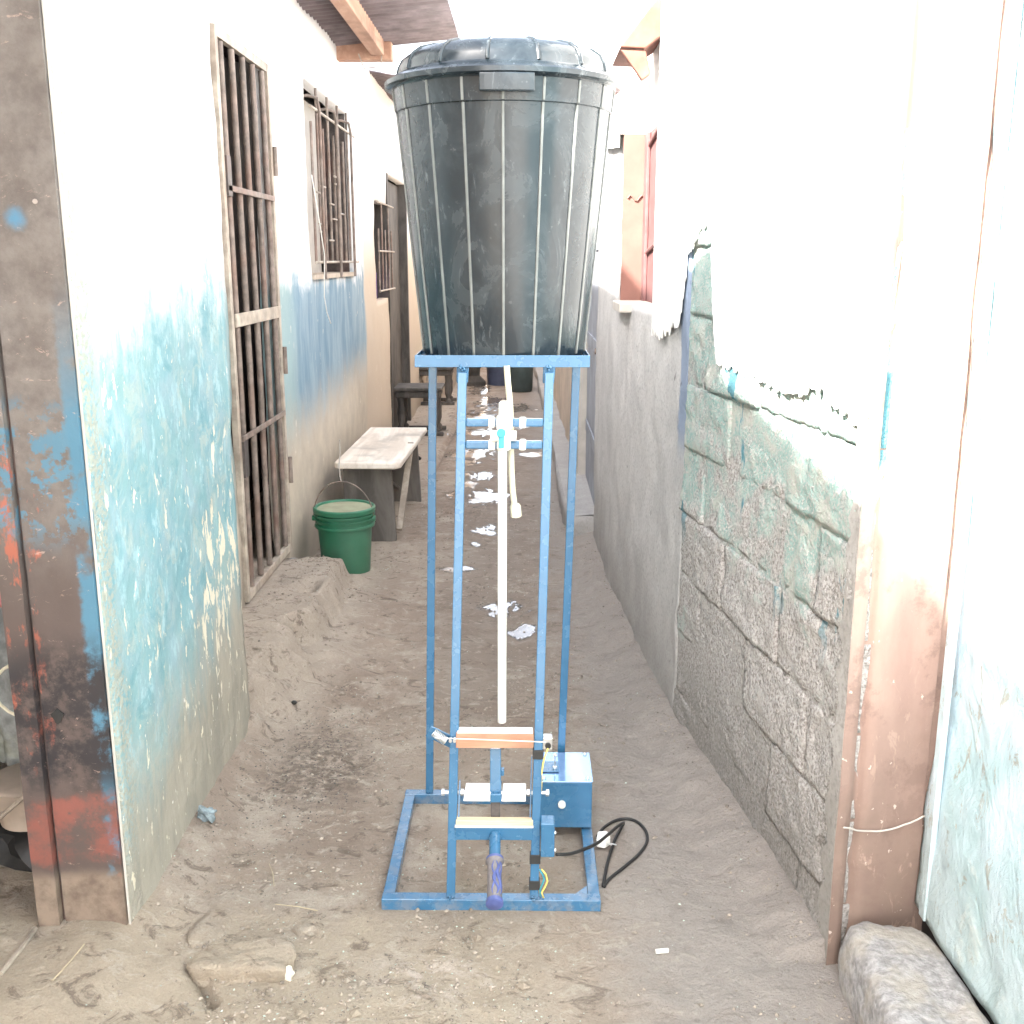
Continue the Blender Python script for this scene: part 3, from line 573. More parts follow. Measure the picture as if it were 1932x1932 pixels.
# ---------------- right: near block wall, single blocks on a mortar core
bw = thing('block_wall', (.58, 2.65, 0), 'rough concrete block wall with worn mint paint and painted white sun glare above on the right', 'wall')
a0 = Vector((.675, 2.05, 0)); a1 = Vector((.495, 3.25, 0)); dr = (a1-a0); BL = dr.length; dr.normalize(); nr = Vector((-dr.y, dr.x, 0)); nr = nr if nr.x < 0 else -nr
def face_pt(s, z, o): return a0+dr*s+nr*o+Vector((0, 0, z))
m = MB(); m.poly([face_pt(0.07, -.1, -.003), face_pt(BL-.002, -.1, -.003), face_pt(BL-.002, 3.2, -.003), face_pt(.07, 3.2, -.003)], -nr*.2); m.build('mortar_core', MT['block'], bw)
def on_line(px, py): r = ray(px, py); tt = (a0+nr*.005-CO).dot(nr)/r.dot(nr); p = CO+r*tt; return (p-a0).dot(dr), p.z
HOLES = [on_line(1540, 1388)+(.018, .030), on_line(1553, 1622)+(.016, .030), on_line(1548, 1600)+(.010, .02), on_line(1290, 1385)+(.012, .03)]
rb = random.Random(3); CHh = .20; zrow = -.06; row = 0
while zrow < 1.62:
    off = 0 if row % 2 else -.2; s = off
    while s < BL-.01:
        s0, s1 = max(s, 0.0), min(s+.395, BL)
        if s1-s0 > .03:
            tilt = rb.uniform(-.009, .003); po = rb.uniform(-.004, .007); z0 = zrow+rb.uniform(-.003, .003); z1 = zrow+CHh-rb.uniform(.003, .009)
            nxx = max(3, int((s1-s0)/.011)); nzz = max(3, int((z1-z0)/.011)); mb = MB(); g0 = .004*(s > 0)
            for j in range(nzz+1):
                for i in range(nxx+1):
                    S = lerp(s0+g0, s1-.004, i/nxx); Z = lerp(z0, z1, j/nzz)
                    e = min(S-s0, s1-S, Z-z0, z1-Z)
                    p = face_pt(S, Z, 0); rg = fbm(p.x*1.0+row, p.y, p.z, 22, 5)*.006+fbm(p.x, p.y, p.z+9, 5, 3)*.008
                    rg += -.0055*(1-sstep(0, .012, e+fbm(p.x, p.y, p.z, 30, 3)*.008))*min(1, max(0, .5+1.6*fbm(p.x, p.y, p.z+3, 4, 3)))
                    for hs_, hz_, hw, hh in HOLES: rg -= .05*math.exp(-((S-hs_+(Z-hz_)*.3)/hw)**2-((Z-hz_)/hh)**2)
                    mb.v.append(tuple(face_pt(S, Z, po+tilt*(2*j/nzz-1)+rg)))
            f = [(j*(nxx+1)+i, j*(nxx+1)+i+1, (j+1)*(nxx+1)+i+1, (j+1)*(nxx+1)+i) for j in range(nzz) for i in range(nxx)]; mb.f = list(f)
            use = {(a, b) for q in f for a, b in zip(q, q[1:]+q[:1])}; bk = {}
            for (a, b) in [e for e in use if (e[1], e[0]) not in use]:
                for v in (a, b):
                    if v not in bk: bk[v] = len(mb.v); mb.v.append(tuple(Vector(mb.v[v])-nr*.03))
                mb.f.append((b, a, bk[a], bk[b]))
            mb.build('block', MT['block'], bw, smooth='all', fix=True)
        s += .40
    zrow += CHh; row += 1
rj2 = random.Random(31); e_ = [(.0, 1.22)]+[(.042+rj2.uniform(-.014, .018), 1.2-.03*i) for i in range(41)]+[(.0, -.03)]
m = MB(); m.poly([face_pt(s_, z_, .004) for s_, z_ in e_], nr*.007); m.build('mortar_strip', MT['mortarwall'], bw, bevel=.002)
edge_near = [(1304, 480), (1310, 462), (1320, 432), (1334, 424), (1342, 445), (1344, 560), (1348, 640), (1352, 688), (1385, 700), (1420, 712), (1460, 735), (1500, 748), (1540, 738), (1560, 762), (1600, 790), (1625, 812), (1648, 790)]
def on_line(px, py): r = ray(px, py); tt = (a0+nr*.014-CO).dot(nr)/r.dot(nr); p = CO+r*tt; return (p-a0).dot(dr), p.z
ol = [on_line(*q) for q in edge_near]; rj = random.Random(9); out = []
ol[0] = (BL, ol[0][1]); ol[-1] = (0.0, ol[-1][1])
for (s0, z0), (s1, z1) in zip(ol, ol[1:]):
    n = max(1, int(math.hypot(s1-s0, z1-z0)/.010))
    for i in range(n): u = i/n; out.append((min(BL, max(0, lerp(s0, s1, u)+rj.uniform(-.003, .003))), lerp(z0, z1, u)+rj.uniform(-.006, .006)+.022*(rj.random()**3)))
out += [(-.008, ol[-1][1]), (-.008, 3.2), (BL, 3.2)]
m = MB(); m.poly([face_pt(s, z, .010) for s, z in out], nr*.006); m.build('glare_coat', MT['white'], bw)  # white layer puts the glare of the sunlit wall into colour
# coat of painted white glare on rendered wall, split round the window
seg1 = [(1203, 612), (1206, 632), (1222, 640), (1232, 626), (1250, 632), (1266, 625), (1280, 608), (1287, 570), (1294, 520), (1304, 480)]
yA, yB = 3.25, 5.6
def rl(px, py):                                                 # hit on the bent right wall
    X = .45
    for _ in range(6): p = PX(px, py, X); X = wall_right_x(min(max(p.y, 3.25), 5.6))-.014
    return p.y, p.z
lw = [rl(*q) for q in seg1]; lw[-1] = (3.25, lw[-1][1]); rj = random.Random(5)
def coat_r(poly2d, nm='glare_coat'):
    pts = []
    for (a, z0), (b_, z1) in zip(poly2d, poly2d[1:]+poly2d[:1]):
        n = max(1, int(abs(b_-a)/.02))
        for i in range(n): pts.append((lerp(a, b_, i/n), lerp(z0, z1, i/n)))
    m = MB(); m.poly([(wall_right_x(s)-.012, s, z) for s, z in pts], (-.004, 0, 0)); return m.build(nm, MT['white'], wallR)
jag = []
for (s0, z0), (s1, z1) in zip(lw, lw[1:]):
    n = max(1, int(math.hypot(s1-s0, z1-z0)/.015))
    for i in range(n): jag.append((lerp(s0, s1, i/n), lerp(z0, z1, i/n)+rj.uniform(-.02, .02)))
jag = [(min(max(s, 3.25), WR[0]), z) for s, z in jag if s < WR[0]]
coat_r([(WR[0], jag[0][1])]+jag+[(3.25, lw[-1][1]), (3.25, 2.75), (WR[0], 2.75)])
coat_r([(4.605, 1.95), (4.605, 2.75), (5.55, 2.75), (5.55, 2.2), (5.2, 2.0)])
# red window
t = thing('red_window', (.48, 4.2, sill_z), 'faded red shuttered window with salmon reveal set in the right wall', 'window')
m = MB(); m.box(.405, .62, 4.590, 4.62, sill_z+.002, RVT); m.build('reveal', MT['salmon'], t); m = MB(); m.box(.392, .62, 4.590, 4.62, RVT+.001, 2.738); m.build('glare_reveal', MT['white'], t)  # white upper part paints the sun glow above the salmon reveal
m = MB(); m.box(.505, .53, 3.4, 4.588, sill_z, RVT); m.build('shutter', MT['redshutter'], t); m = MB(); m.box(.505, .53, 3.4, 4.588, RVT+.001, 2.738); m.build('glare_panel', MT['white'], t)  # white upper part paints the glow that washes out the shutter top
m = MB(); m.box(.49, .504, 4.50, 4.588, sill_z, RVT); m.build('stile', MT['redshutter'], t, bevel=.003)
for z in (sill_z+.2, sill_z+.62): m = MB(); m.tube([(.50, 4.49, z), (.50, 4.2, z+.03)], .009, 8); m.build('hinge_strap', MT['redshutter'], t, smooth=True)
m = MB(); m.tube([(.425+i*.01, 4.586, sill_z+.42+.012*sin(i*1.3)) for i in range(9)], .004, 6); m.build('crack_ridge', MT['salmon'], t)
m = MB(); m.box(.375, .60, 4.30, 4.62, sill_z-.035, sill_z+.004); m.build('window_sill', MT['trim'], t, bevel=.006)
m = MB(); m.tube([(.392, 4.63, sill_z+.1), (.392, 4.63, 1.9)], .005, 8); m.build('edge_bead', MT['greypanel'], t)
# awning over it
t = thing('awning', (.42, 4.2, 2.2), 'small salmon painted awning wedge projecting above the red window', 'awning')
tip = PY(1170, 88, 4.12); hi = PY(1246, -12, 4.12); lo = PY(1212, 150, 4.12); mid = PY(1214, 92, 4.12)
def skin(pts, th, nm, mt, sub=1):
    m = MB(); m.poly(pts, th); return m.build(nm, mt, t, bevel=.004)
skin([tip, hi, hi+Vector((.08, 0, .06)), Vector((hi.x+.08, 4.12, lo.z+.20)), tip+Vector((.09, 0, -.005))], (0, .40, 0), 'hood', MT['rustdark'])
skin([tip+Vector((.004, .01, -.008)), Vector((tip.x+.095, 4.13, tip.z-.012)), Vector((lo.x+.03, 4.13, lo.z+.02)), lo+Vector((0, .01, 0))], (0, .03, 0), 'bracket', MT['rustdark'])
# door panel and trims further down on the right
t = thing('grey_door', (.38, 6.2, 0), 'blue grey closed door beyond the rendered wall on the right', 'door')
m = MB(); m.box(.395, .43, 5.60, 6.75, .05, 2.05); m.build('door_leaf', MT['greypanel'], t)
for i in range(3): m = MB(); m.box(.385, .394, 5.66, 6.66, .45+i*.55, .52+i*.55); m.build('ledge', MT['greypanel'], t, bevel=.003)
m = MB(); m.tube([(.375, 5.75, 1.02), (.395, 5.75, 1.02)], .016, 12); m.build('knob', MT['iron'], t, smooth=True)
m = MB(); m.box(.345, .43, 6.76, 6.90, .0, 2.3); m.build('post', MT['trim'], t, bevel=.004)
m = MB(); m.box(.378, .6, 5.601, 6.9, 2.06, 2.75); m.build('lintel', MT['white'], t)
m = surf(lambda s: (.36-.015*(s-6.9), s), 6.91, 18, -.1, 2.4, [], .2, .12, (1, 0, 0), .008, seed=8); tag(m.build('plaster_wall', MT['beige'], smooth='all'), 'beige grey wall receding on the far right of the alley', 'wall')
m = surf(lambda s: (.24-.012*(s-6.2), s), 5.65, 16, -.05, .13, [], .3, .08, (1, 0, 0), .012, seed=2); o = m.build('plinth', MT['cement'], smooth='all', fix=True); tag(o, 'low cement plinth along the foot of the far right wall', 'plinth')
m = MB(); m.add([(.245, 5.65, .13), (.6, 5.65, .16), (.4, 16, .15), (.12, 16, .13)], [(0,1,2,3)]); m.build('plinth_top', MT['cement'], o, fix=False)
m = MB(); m.box(-2.2, 1.5, 27, 27.2, -.1, 1.7); tag(m.build('plaster_wall', MT['beige']), 'pale wall closing the far end of the alley', 'wall')

# ---------------- right door frame, blue door, step
t = thing('door_frame', (.78, 2.1, 0), 'red oxide door frame reveal between the block wall and the pale blue door', 'door frame')
m = MB()
nzz = 120; nxx = 12
def rf(u, z):                                                  # frame section: flange then face with a shallow groove
    X = lerp(.662, .862, u); y = 2.035+.05*u
    if .16 < u < .24: y += .012
    return (X, y+fbm(X, 0, z, 6, 3)*.006, z)
us = [0, .08, .15, .165, .2, .235, .25, .4, .55, .7, .85, 1]
m.v = [rf(u, lerp(-.05, 3.1, j/nzz)) for j in range(nzz+1) for u in us]; q = len(us)
m.f = [(j*q+i, j*q+i+1, (j+1)*q+i+1, (j+1)*q+i) for j in range(nzz) for i in range(q-1)]
m.build('frame_face', MT['rustr'], t, smooth='all', fix=False)
m = MB(); m.box(.676, .9, 2.095, 2.3, -.05, 3.1); m.build('wall_core', MT['rustr'], t)
m = MB(); pts = [Vector((lerp(.674, .862, i/12), 2.030+.05*i/12-.003, .335-.02*sin(i/12*pi)+rb.uniform(-.002, .002))) for i in range(13)]; m.tube(pts, .002, 6); m.build('string', MT['trim'], t)
t = thing('blue_door', (.88, 1.5, 0), 'pale blue door with wrinkled peeling paint at the right edge', 'door')
m = surf(lambda s: (.868+.02*(2.085-s), s), .6, 2.088, .12, 3.1, [], .04, .012, (1, 0, 0), .007, nsc=7, seed=11, hstep=.02); m.build('door_leaf', MT['bluedoor'], t, smooth='all')
m = MB(); m.bar((.862, 2.03, .12), (.862, 2.03, 3.0), .012, .03); m.build('edge_strip', MT['bluedoor'], t, bevel=.003)
m = MB(); m.box(.885, .9, .6, 2.088, -.05, .119); m.build('gap_shade_strip', MT['black'], t)  # black strip stands in for the shaded gap under the door
def rock(name, cx, cy, cz, sx, sy, sz, mt, seed, sub=3, amp=.25, p=2.6, par=None, lab=None):
    bm = bmesh.new(); bmesh.ops.create_icosphere(bm, subdivisions=sub, radius=1)
    for v in bm.verts:
        c = v.co; r = (abs(c.x)**p+abs(c.y)**p+abs(c.z)**p)**(-1/p); n = 1+amp*NZ.fractal(c*1.3+Vector((seed, seed*2, 0)), 1, 2, 4)
        v.co = Vector((c.x*sx, c.y*sy, c.z*sz))*r*n+Vector((cx, cy, cz))
    me = bpy.data.meshes.new(name); bm.to_mesh(me); bm.free(); me.materials.append(mt); o = bpy.data.objects.new(name, me); COL.objects.link(o)
    me.polygons.foreach_set('use_smooth', [True]*len(me.polygons)); me.set_sharp_from_angle(angle=radians(35))
    if par is not None: o.parent = par
    return o
o = rock('step_stone', .775, 1.79, .015, .10, .245, .115, MT['stepstone'], 4, 5, .10, 7); tag(o, 'worn concrete step block under the pale blue door', 'step')

# wall to the right of camera, behind door
m = MB(); m.box(.90, 1.1, -4, .6, -.1, 3.1); tag(m.build('plaster_wall', MT['white']), 'white wall on the right side beyond the frame', 'wall')

# ------------------------------------------------------------------ the blue stand
LEAN = .025
def lean(v): return Vector((v.x+LEAN*max(0, v.z-.03), v.y, v.z))
GZ = .0
st = thing('water_stand', (-.077, 2.48, 0), 'blue welded steel stand with pedals and hand grip carrying the black bin', 'stand')
def sp(name, mb, mt='blue', smooth=False, bevel=.0018, par=None):
    return mb.build(name, MT[mt], par or st, smooth=smooth, bevel=bevel, xf=lean)
T = .03
x0, x1, y0, y1 = -.336, .183, 2.22, 2.755
m = MB(); m.box(x0, x1, y0, y0+T, 0, T); sp('base_rail', m); m = MB(); m.box(x0, x1, y1-T, y1, 0, T); sp('base_rail', m)
m = MB(); m.box(x0+.001, x0+T-.001, y0+T+.0005, y1-T-.0005, 0, T-.001); sp('base_rail', m); m = MB(); m.box(x1-T+.001, x1-.001, y0+T+.0005, y1-T-.0005, 0, T-.001); sp('base_rail', m)
m = MB(); m.poly([(x1-T-.03, y0+T, T-.006), (x1-T, y0+T, T-.006), (x1-T, y0+T+.035, T-.006)], (0, 0, .004)); sp('gusset', m, bevel=0)
PW = .0205; xl, xr = -.172, .025; yb, yt_, zt = 2.235, 2.412, 1.250
def fp(z): return lerp(yb, yt_, (z-.03)/(zt-.03))
for xx in (xl, xr): m = MB(); m.bar((xx, fp(.031), .031), (xx, fp(zt), zt), PW, PW, (0, 1, 0)); sp('front_post', m)
bl, br = -.267, .102
for xx in (bl, br): m = MB(); m.bar((xx, 2.742, .031), (xx, 2.742, 1.262), PW, PW, (0, 1, 0)); sp('rear_post', m)
def shift(x, z): return x-LEAN*(z-.03)
tz0, tz1 = 1.262, 1.289; tx0, tx1 = bl-PW/2-.004, br+PW/2+.004; ty0, ty1 = 2.415, 2.80
th = .003
m = MB(); m.box(tx0, tx1, ty0, ty0+th, tz0, tz1); m.box(tx0+.001, tx1-.001, ty0+th, ty0+.025, tz0+.0005, tz0+th); sp('tray_rail', m, bevel=.0008)
m = MB(); m.box(tx0, tx1, ty1-th, ty1, tz0, tz1); m.box(tx0+.001, tx1-.001, ty1-.025, ty1-th, tz0+.0005, tz0+th); sp('tray_rail', m, bevel=.0008)
for s_ in (0, 1):
    a, b_ = (tx0, tx0+th) if s_ == 0 else (tx1-th, tx1); c, d_ = (tx0+th, tx0+.025) if s_ == 0 else (tx1-.025, tx1-th)
    m = MB(); m.box(a, b_, ty0+th+.0005, ty1-th-.0005, tz0+.001, tz1-.0005); m.box(c, d_, ty0+.026, ty1-.026, tz0+.001, tz0+th); sp('tray_rail', m, bevel=.0008)
m = MB(); m.bar((tx0+.02, 2.59, tz0+.006), (tx1-.02, 2.59, tz0+.006), .03, .004); sp('tray_slat', m, bevel=0)
for xx in (xl, xr):
    m = MB(); m.poly([(xx-.014, fp(zt)+.008, 1.262), (xx+.014, fp(zt)+.008, 1.262), (xx+.012, fp(zt)+.012, 1.225), (xx-.014, fp(zt)+.012, 1.225)], (0, .014, 0)); sp('bracket', m)
def weld(c, r=.006, n=6):
    m = MB(); pts = [Vector(c)+Vector((random.uniform(-1,1)*r, random.uniform(-.6,.6)*r, random.uniform(-1,1)*r)) for _ in range(n)]
    for p in pts: m.lathe([(0.0001, -.003), (.003, -.002), (.0035, 0), (.002, .003), (.0001, .0035)], p, 8)
    return m
for c in ((xl, ty0-.001, tz0-.001), (xr, ty0-.001, tz0-.001), (xl+.014, fp(1.139), 1.139), (xr-.014, fp(1.139), 1.139), (xl+.014, fp(1.089), 1.089), (xr-.014, fp(1.089), 1.089), (xl, fp(.03)-.012, .034), (xr, fp(.03)-.012, .034)):
    sp('weld_bead', weld(c), smooth='all', bevel=0)
# cross rails and valve
for z in (1.139, 1.089):
    m = MB(); m.bar((xl+PW/2+.0005, fp(z), z), (xr-PW/2-.0005, fp(z), z), .018, .018); sp('cross_rail', m, bevel=.003)
    for px in (928, 986):
        X = shift(PY(px, 800, fp(z)).x, z); m = MB(); m.bar((X-.008, fp(z), z), (X+.008, fp(z), z), .024, .024); sp('clip', m, 'pvc', bevel=.004)
yv = fp(1.11)-.022
vx = lambda px, py: shift(PY(px, py, yv).x, PY(px, py, yv).z)
cxv = vx(951, 820)
m = MB(); zA = PY(951, 757, yv).z; zB = PY(951, 850, yv).z
m.lathe([(.012, 0), (.016, .004), (.016, .022), (.0125, .024), (.0125, .048), (.018, .050), (.019, .062), (.018, .078), (.0135, .082), (.0135, zA-zB-.004), (.010, zA-zB)], (cxv, yv, zB), 24); sp('valve', m, 'pvc', smooth=True, bevel=0)
m = MB(); m.tube([(cxv+.004, yv, 1.112), (cxv+.028, yv, 1.112)], .012, 16); m.tube([(cxv-.03, yv, 1.112), (cxv-.01, yv, 1.112)], .013, 16); sp('valve_branch', m, 'pvc', smooth=True, bevel=0)
m = MB(); m.bar((cxv-.005, yv-.022, 1.128), (cxv-.005, yv-.022, 1.088), .012, .006, (0, 1, 0)); m.tube([(cxv-.006, yv-.012, 1.122), (cxv-.006, yv-.027, 1.122)], .010, 14); sp('tap_handle', m, 'cyan', smooth=True, bevel=.0015)
m = MB(); pb = PY(947, 1362, yv); m.tube([(cxv-.003, yv, zB+.006), (shift(pb.x, pb.z), yv, pb.z)], .0105, 20); m.tube([(shift(pb.x, pb.z), yv, pb.z-.0005), (shift(pb.x, pb.z), yv, pb.z+.06)], .0070, 12); sp('outlet_pipe', m, 'pvc', smooth=True, bevel=0)
hy = yv+.045
hpts = [PY(px, py, hy) for px, py in ((956, 690), (958, 720), (962, 760), (964, 800), (964, 850), (965, 890), (967, 925), (971, 955))]
m = MB(); m.tube([(shift(p.x, p.z), p.y, p.z) for p in hpts], .0072, 14); sp('hose', m, 'hose', smooth=True, bevel=0)
e0 = PY(972, 950, hy); e1 = PY(974, 976, hy); m = MB(); m.tube([(shift(e0.x, e0.z), hy, e0.z), (shift(e0.x, e0.z), hy, e0.z-.006), (shift(e1.x, e1.z), hy, e1.z+.002), (shift(e1.x, e1.z), hy, e1.z)], [.009, .013, .013, .009], 8); sp('hose_fitting', m, 'hose', smooth=True, bevel=0)
# soap/bar holder: timber block with wire and spring
zW = .41; yW = fp(zW)
def SX(px, py, Y): p = PY(px, py, Y); return shift(p.x, p.z), p.z
wx0, wz0 = SX(860, 1412, yW-.02); wx1, wz1 = SX(1007, 1386, yW-.02)
m = MB(); m.box(wx0, wx1, yW-.018, yW+.010, wz0, wz1); sp('timber_block', m, 'pine', bevel=.0015)
m = MB(); m.box(wx0+.002, wx1-.002, yW-.016, yW+.012, wz1+.0005, wz1+.003); sp('cover_strip', m, 'zinc', bevel=0)
m = MB(); m.tube([(SX(820, 1392, yW-.024)[0], yW-.024, SX(820, 1392, yW-.024)[1]), (SX(1030, 1400, yW-.024)[0], yW-.024, SX(1030, 1400, yW-.024)[1])], .0012, 6); sp('wire', m, 'pvc', bevel=0)
a = SX(808, 1375, yW+.01); c = SX(856, 1404, yW+.01); m = MB(); m.bar((a[0], yW+.012, a[1]-.006), (c[0], yW+.012, c[1]+.002), .004, .03, (0, 0, 1)); sp('spring_plate', m)
s0 = Vector((SX(818, 1382, yW-.01)[0], yW-.008, SX(818, 1382, yW-.01)[1])); s1 = Vector((SX(842, 1400, yW-.01)[0], yW-.008, SX(842, 1400, yW-.01)[1]))
ax = (s1-s0); u = ax.normalized().cross(Vector((0, 1, 0))).normalized(); v = ax.normalized().cross(u); N = 130
m = MB(); m.tube([s0+ax*(i/N)+(u*cos(i/N*2*pi*9)+v*sin(i/N*2*pi*9))*.009 for i in range(N+1)], .0013, 5); sp('spring', m, 'steel', smooth='all', bevel=0)
for px in (850, 858): a = SX(px, 1396, yW-.02); m = MB(); m.tube([(a[0], yW-.028, a[1]), (a[0], yW-.012, a[1])], .004, 6); sp('nut', m, 'steel', bevel=0)
a = SX(1033, 1400, yW); m = MB(); m.box(a[0]-.011, a[0]+.011, yW-.012, yW+.012, a[1]-.014, a[1]+.016); sp('end_bracket', m, 'steel', bevel=.002)
m = MB(); m.tube([(a[0]+.001, yW-.013, a[1]-.002), (a[0]+.001, yW-.018, a[1]-.002)], .007, 12); sp('bolt_head', m, 'black', bevel=0)
# tape bands and wires on right post
for z in (.375, .125, .062):
    m = MB(); m.bar((xr, fp(z-.009)-.0002, z-.011), (xr, fp(z+.009)-.0002, z+.011), PW+.005, PW+.005, (0, 1, 0)); sp('tape_band', m, 'black', bevel=.001)
yy = fp(.3)-.004
wp = [SX(px, py, yy) for px, py in ((1033, 1412), (1028, 1425), (1024, 1440), (1021, 1460), (1021, 1478), (1020, 1492))]; m = MB(); m.tube([(p[0]+.001, yy, p[1]) for p in wp], .0022, 6); sp('wire', m, 'yellow', smooth='all', bevel=0)
yy = fp(.08)-.012
wp = [SX(px, py, yy) for px, py in ((1022, 1640), (1030, 1650), (1033, 1662), (1028, 1674), (1022, 1684), (1026, 1695))]; m = MB(); m.tube([(p[0], yy, p[1]) for p in wp], .0022, 6); sp('wire', m, 'yellow', smooth='all', bevel=0)
wp = [SX(px, py, yy) for px, py in ((1018, 1642), (1024, 1652), (1027, 1660), (1024, 1668), (1019, 1680), (1020, 1700))]; m = MB(); m.tube([(p[0], yy+.004, p[1]) for p in wp], .0022, 6); sp('wire', m, 'cyan', smooth='all', bevel=0)
# centre lever (behind), plates
yc = fp(.3)+.035
a = SX(935, 1412, yc); c = SX(935, 1492, yc-.02); m = MB(); m.bar((a[0], yc, a[1]), (c[0], yc-.02, c[1]), .026, .018, (0, 1, 0)); sp('lever_arm', m)
e = SX(935, 1540, yc-.03); m = MB(); m.bar((c[0], yc-.02, c[1]-.001), (e[0], yc-.03, e[1]), .022, .016, (0, 1, 0)); sp('lever_foot', m, 'irondark')
m = MB(); q_ = SX(948, 1455, yc); m.box(q_[0]-.004, q_[0]+.004, yc-.01, yc+.006, q_[1]-.008, q_[1]+.008); sp('stop_tab', m)
yp = fp(.25)+.005
for (pa, pb_) in ((874, 925), (946, 992)):
    a = SX(pa, 1512, yp); c = SX(pb_, 1512, yp); zz = SX(900, 1512, yp)[1]
    m = MB(); m.poly([(a[0], yp, zz), (c[0], yp, zz), (c[0], yp+.062, zz+.012), (a[0]+.003, yp+.062, zz+.012)], (0, 0, .003)); sp('pedal_plate', m, 'zinc', bevel=.001)
a = SX(925, 1512, yp); c = SX(946, 1485, yp); m = MB(); m.box(a[0], c[0], yp-.003, yp+.066, a[1]-.002, a[1]+.020); sp('pedal_hub', m, bevel=.002)
zz = SX(900, 1495, yp+.03)[1]
m = MB(); m.tube([(xl-.028, yp+.03, zz), (xr+.028, yp+.03, zz)], .0045, 8); sp('axle', m, 'steel', smooth=True, bevel=0)
for X in (xl-.026, xl+.020, xr-.020, xr+.026): m = MB(); m.tube([(X-.004, yp+.03, zz), (X+.004, yp+.03, zz)], .0085, 6); sp('nut', m, 'steel', bevel=.001)
# lower cross bar, timber strip, side flats, hand grip tube
zc_ = .197; ycb = fp(zc_)-.002
c0 = SX(858, 1585, ycb-.012); c1 = SX(1006, 1562, ycb-.012)
m = MB(); m.box(c0[0], c1[0], ycb-.012, ycb+.013, c0[1], c1[1]); sp('pedal_bar', m)
m = MB(); m.box(c0[0]-.0005, c1[0]+.0005, ycb-.014, ycb+.018, c1[1]+.0006, c1[1]+.004); sp('cover_strip', m, 'zinc', bevel=0)
a = SX(860, 1556, ycb-.01); c = SX(1006, 1544, ycb-.01); m = MB(); m.box(a[0], c[0], ycb-.010, ycb+.008, c1[1]+.0045, c1[1]+.017); sp('timber_strip', m, 'pinelight', bevel=.0015)
for X, zt2 in ((xl+PW/2+.004, .30), (xr-PW/2-.004, .36)): m = MB(); m.bar((X, ycb+.012, c1[1]+.012), (X, fp(zt2)+.02, zt2), .003, .016, (0, 1, 0)); sp('side_flat', m, bevel=0)
g0 = Vector((SX(934, 1572, ycb)[0], ycb-.01, SX(934, 1572, ycb)[1]+.002)); 
g2 = PY(933, 1708, 2.065); g2 = Vector((shift(g2.x, g2.z), 2.065, g2.z)); g1 = g0.lerp(g2, .36); 
m = MB(); m.tube([g0, g1.lerp(g2, .3)], .0135, 18); sp('pedal_tube', m, smooth=True, bevel=0)
grip = bpy.data.objects.new('hand_grip', None); COL.objects.link(grip); grip.parent = st; grip['_base'] = st['_base']
gm = MB(); gm.tube([g1, g1.lerp(g2, .05), g1.lerp(g2, .06), g1.lerp(g2, .12), g1.lerp(g2, .86), g1.lerp(g2, .90)], [.0165, .0175, .0215, .0165, .0168, .0165], 24); sp('grip_sleeve', gm, 'greygrip', smooth=True, bevel=0, par=grip)
gm = MB(); gm.tube([g1.lerp(g2, -.01), g1.lerp(g2, .0), g1.lerp(g2, .055)], [.016, .0205, .0205], 24); sp('grip_collar', gm, 'purple', smooth=True, bevel=0, par=grip)
gm = MB(); gm.tube([g1.lerp(g2, .9), g1.lerp(g2, .905), g1.lerp(g2, .985), g2], [.0165, .0195, .0195, .016], 24); sp('grip_end', gm, 'purple', smooth=True, bevel=0, par=grip)
gx = (g2-g1); gn = gx.normalized(); gu = gn.cross(Vector((1, 0, 0))).normalized(); gu = gu if gu.z > 0 else -gu; gs = Vector((1, 0, 0))
def flame(k0, amp, ph, wid):
    m = MB(); pts = []
    for i in range(24):
        u_ = i/23; a_ = (k0+amp*sin(u_*9+ph)); r = .0172; p = g1+gx*(.14+.70*u_)+gu*cos(a_)*r+gs*sin(a_)*r; pts.append(p)
    m.tube(pts, [wid*(.5+sin(pi*i/23)) for i in range(24)], 6); return m
for q in ((.15, .30, 0, .0024), (.55, .22, 1.5, .0026), (-.15, .2, 3, .0016), (.9, .15, .5, .0018)): sp('flame_pattern', flame(*q), 'purple', smooth='all', bevel=0, par=grip)
# control box
bx0, bx1, by0, by1, bz0, bz1 = .041, .180, 2.54, 2.705, .035, .168
cbx = bpy.data.objects.new('control_box', None); COL.objects.link(cbx); cbx.parent = st; cbx['_base'] = st['_base']
m = MB(); m.box(bx0, bx1, by0, by1, bz0, bz1); m.build('box_body', MT['blue'], cbx, bevel=.003)
m = MB(); m.box(bx0-.002, bx1+.002, by0-.002, by1+.002, bz1+.0005, bz1+.0025); m.build('box_lid', MT['bluelid'], cbx, bevel=.001)
for X, Y in ((bx1-.012, by0+.012), (bx1-.012, by1-.012), (bx0+.012, by0+.012)): m = MB(); m.lathe([(.005, 0), (.005, .003), (.003, .005)], (X, Y, bz1+.0026), 10); m.build('screw', MT['steel'], cbx, smooth=True)
bt = PY(1060, 1518, by0-.006); m = MB(); m.tube([(bt.x, by0-.001, bt.z), (bt.x, by0-.010, bt.z), (bt.x, by0-.012, bt.z)], [.010, .010, .007], 16); m.build('push_button', MT['pvc'], cbx, smooth=True)
tb = PY(1036, 1432, 2.60); m = MB(); m.box(tb.x-.022, tb.x+.026, 2.585, 2.645, bz1+.004, bz1+.007); m.build('lid_tab', MT['blue'], cbx, bevel=.001)
sc_ = PY(1047, 1436, 2.60); m = MB(); m.tube([(sc_.x, 2.60, bz1+.007), (sc_.x, 2.60, bz1+.045)], .002, 8); m.lathe([(.0065, 0), (.0065, .003), (.004, .005)], (sc_.x, 2.60, bz1+.045), 12); m.lathe([(.006, 0), (.006, .006)], (sc_.x, 2.60, bz1+.008), 6); m.build('standing_bolt', MT['steel'], cbx, smooth=True)
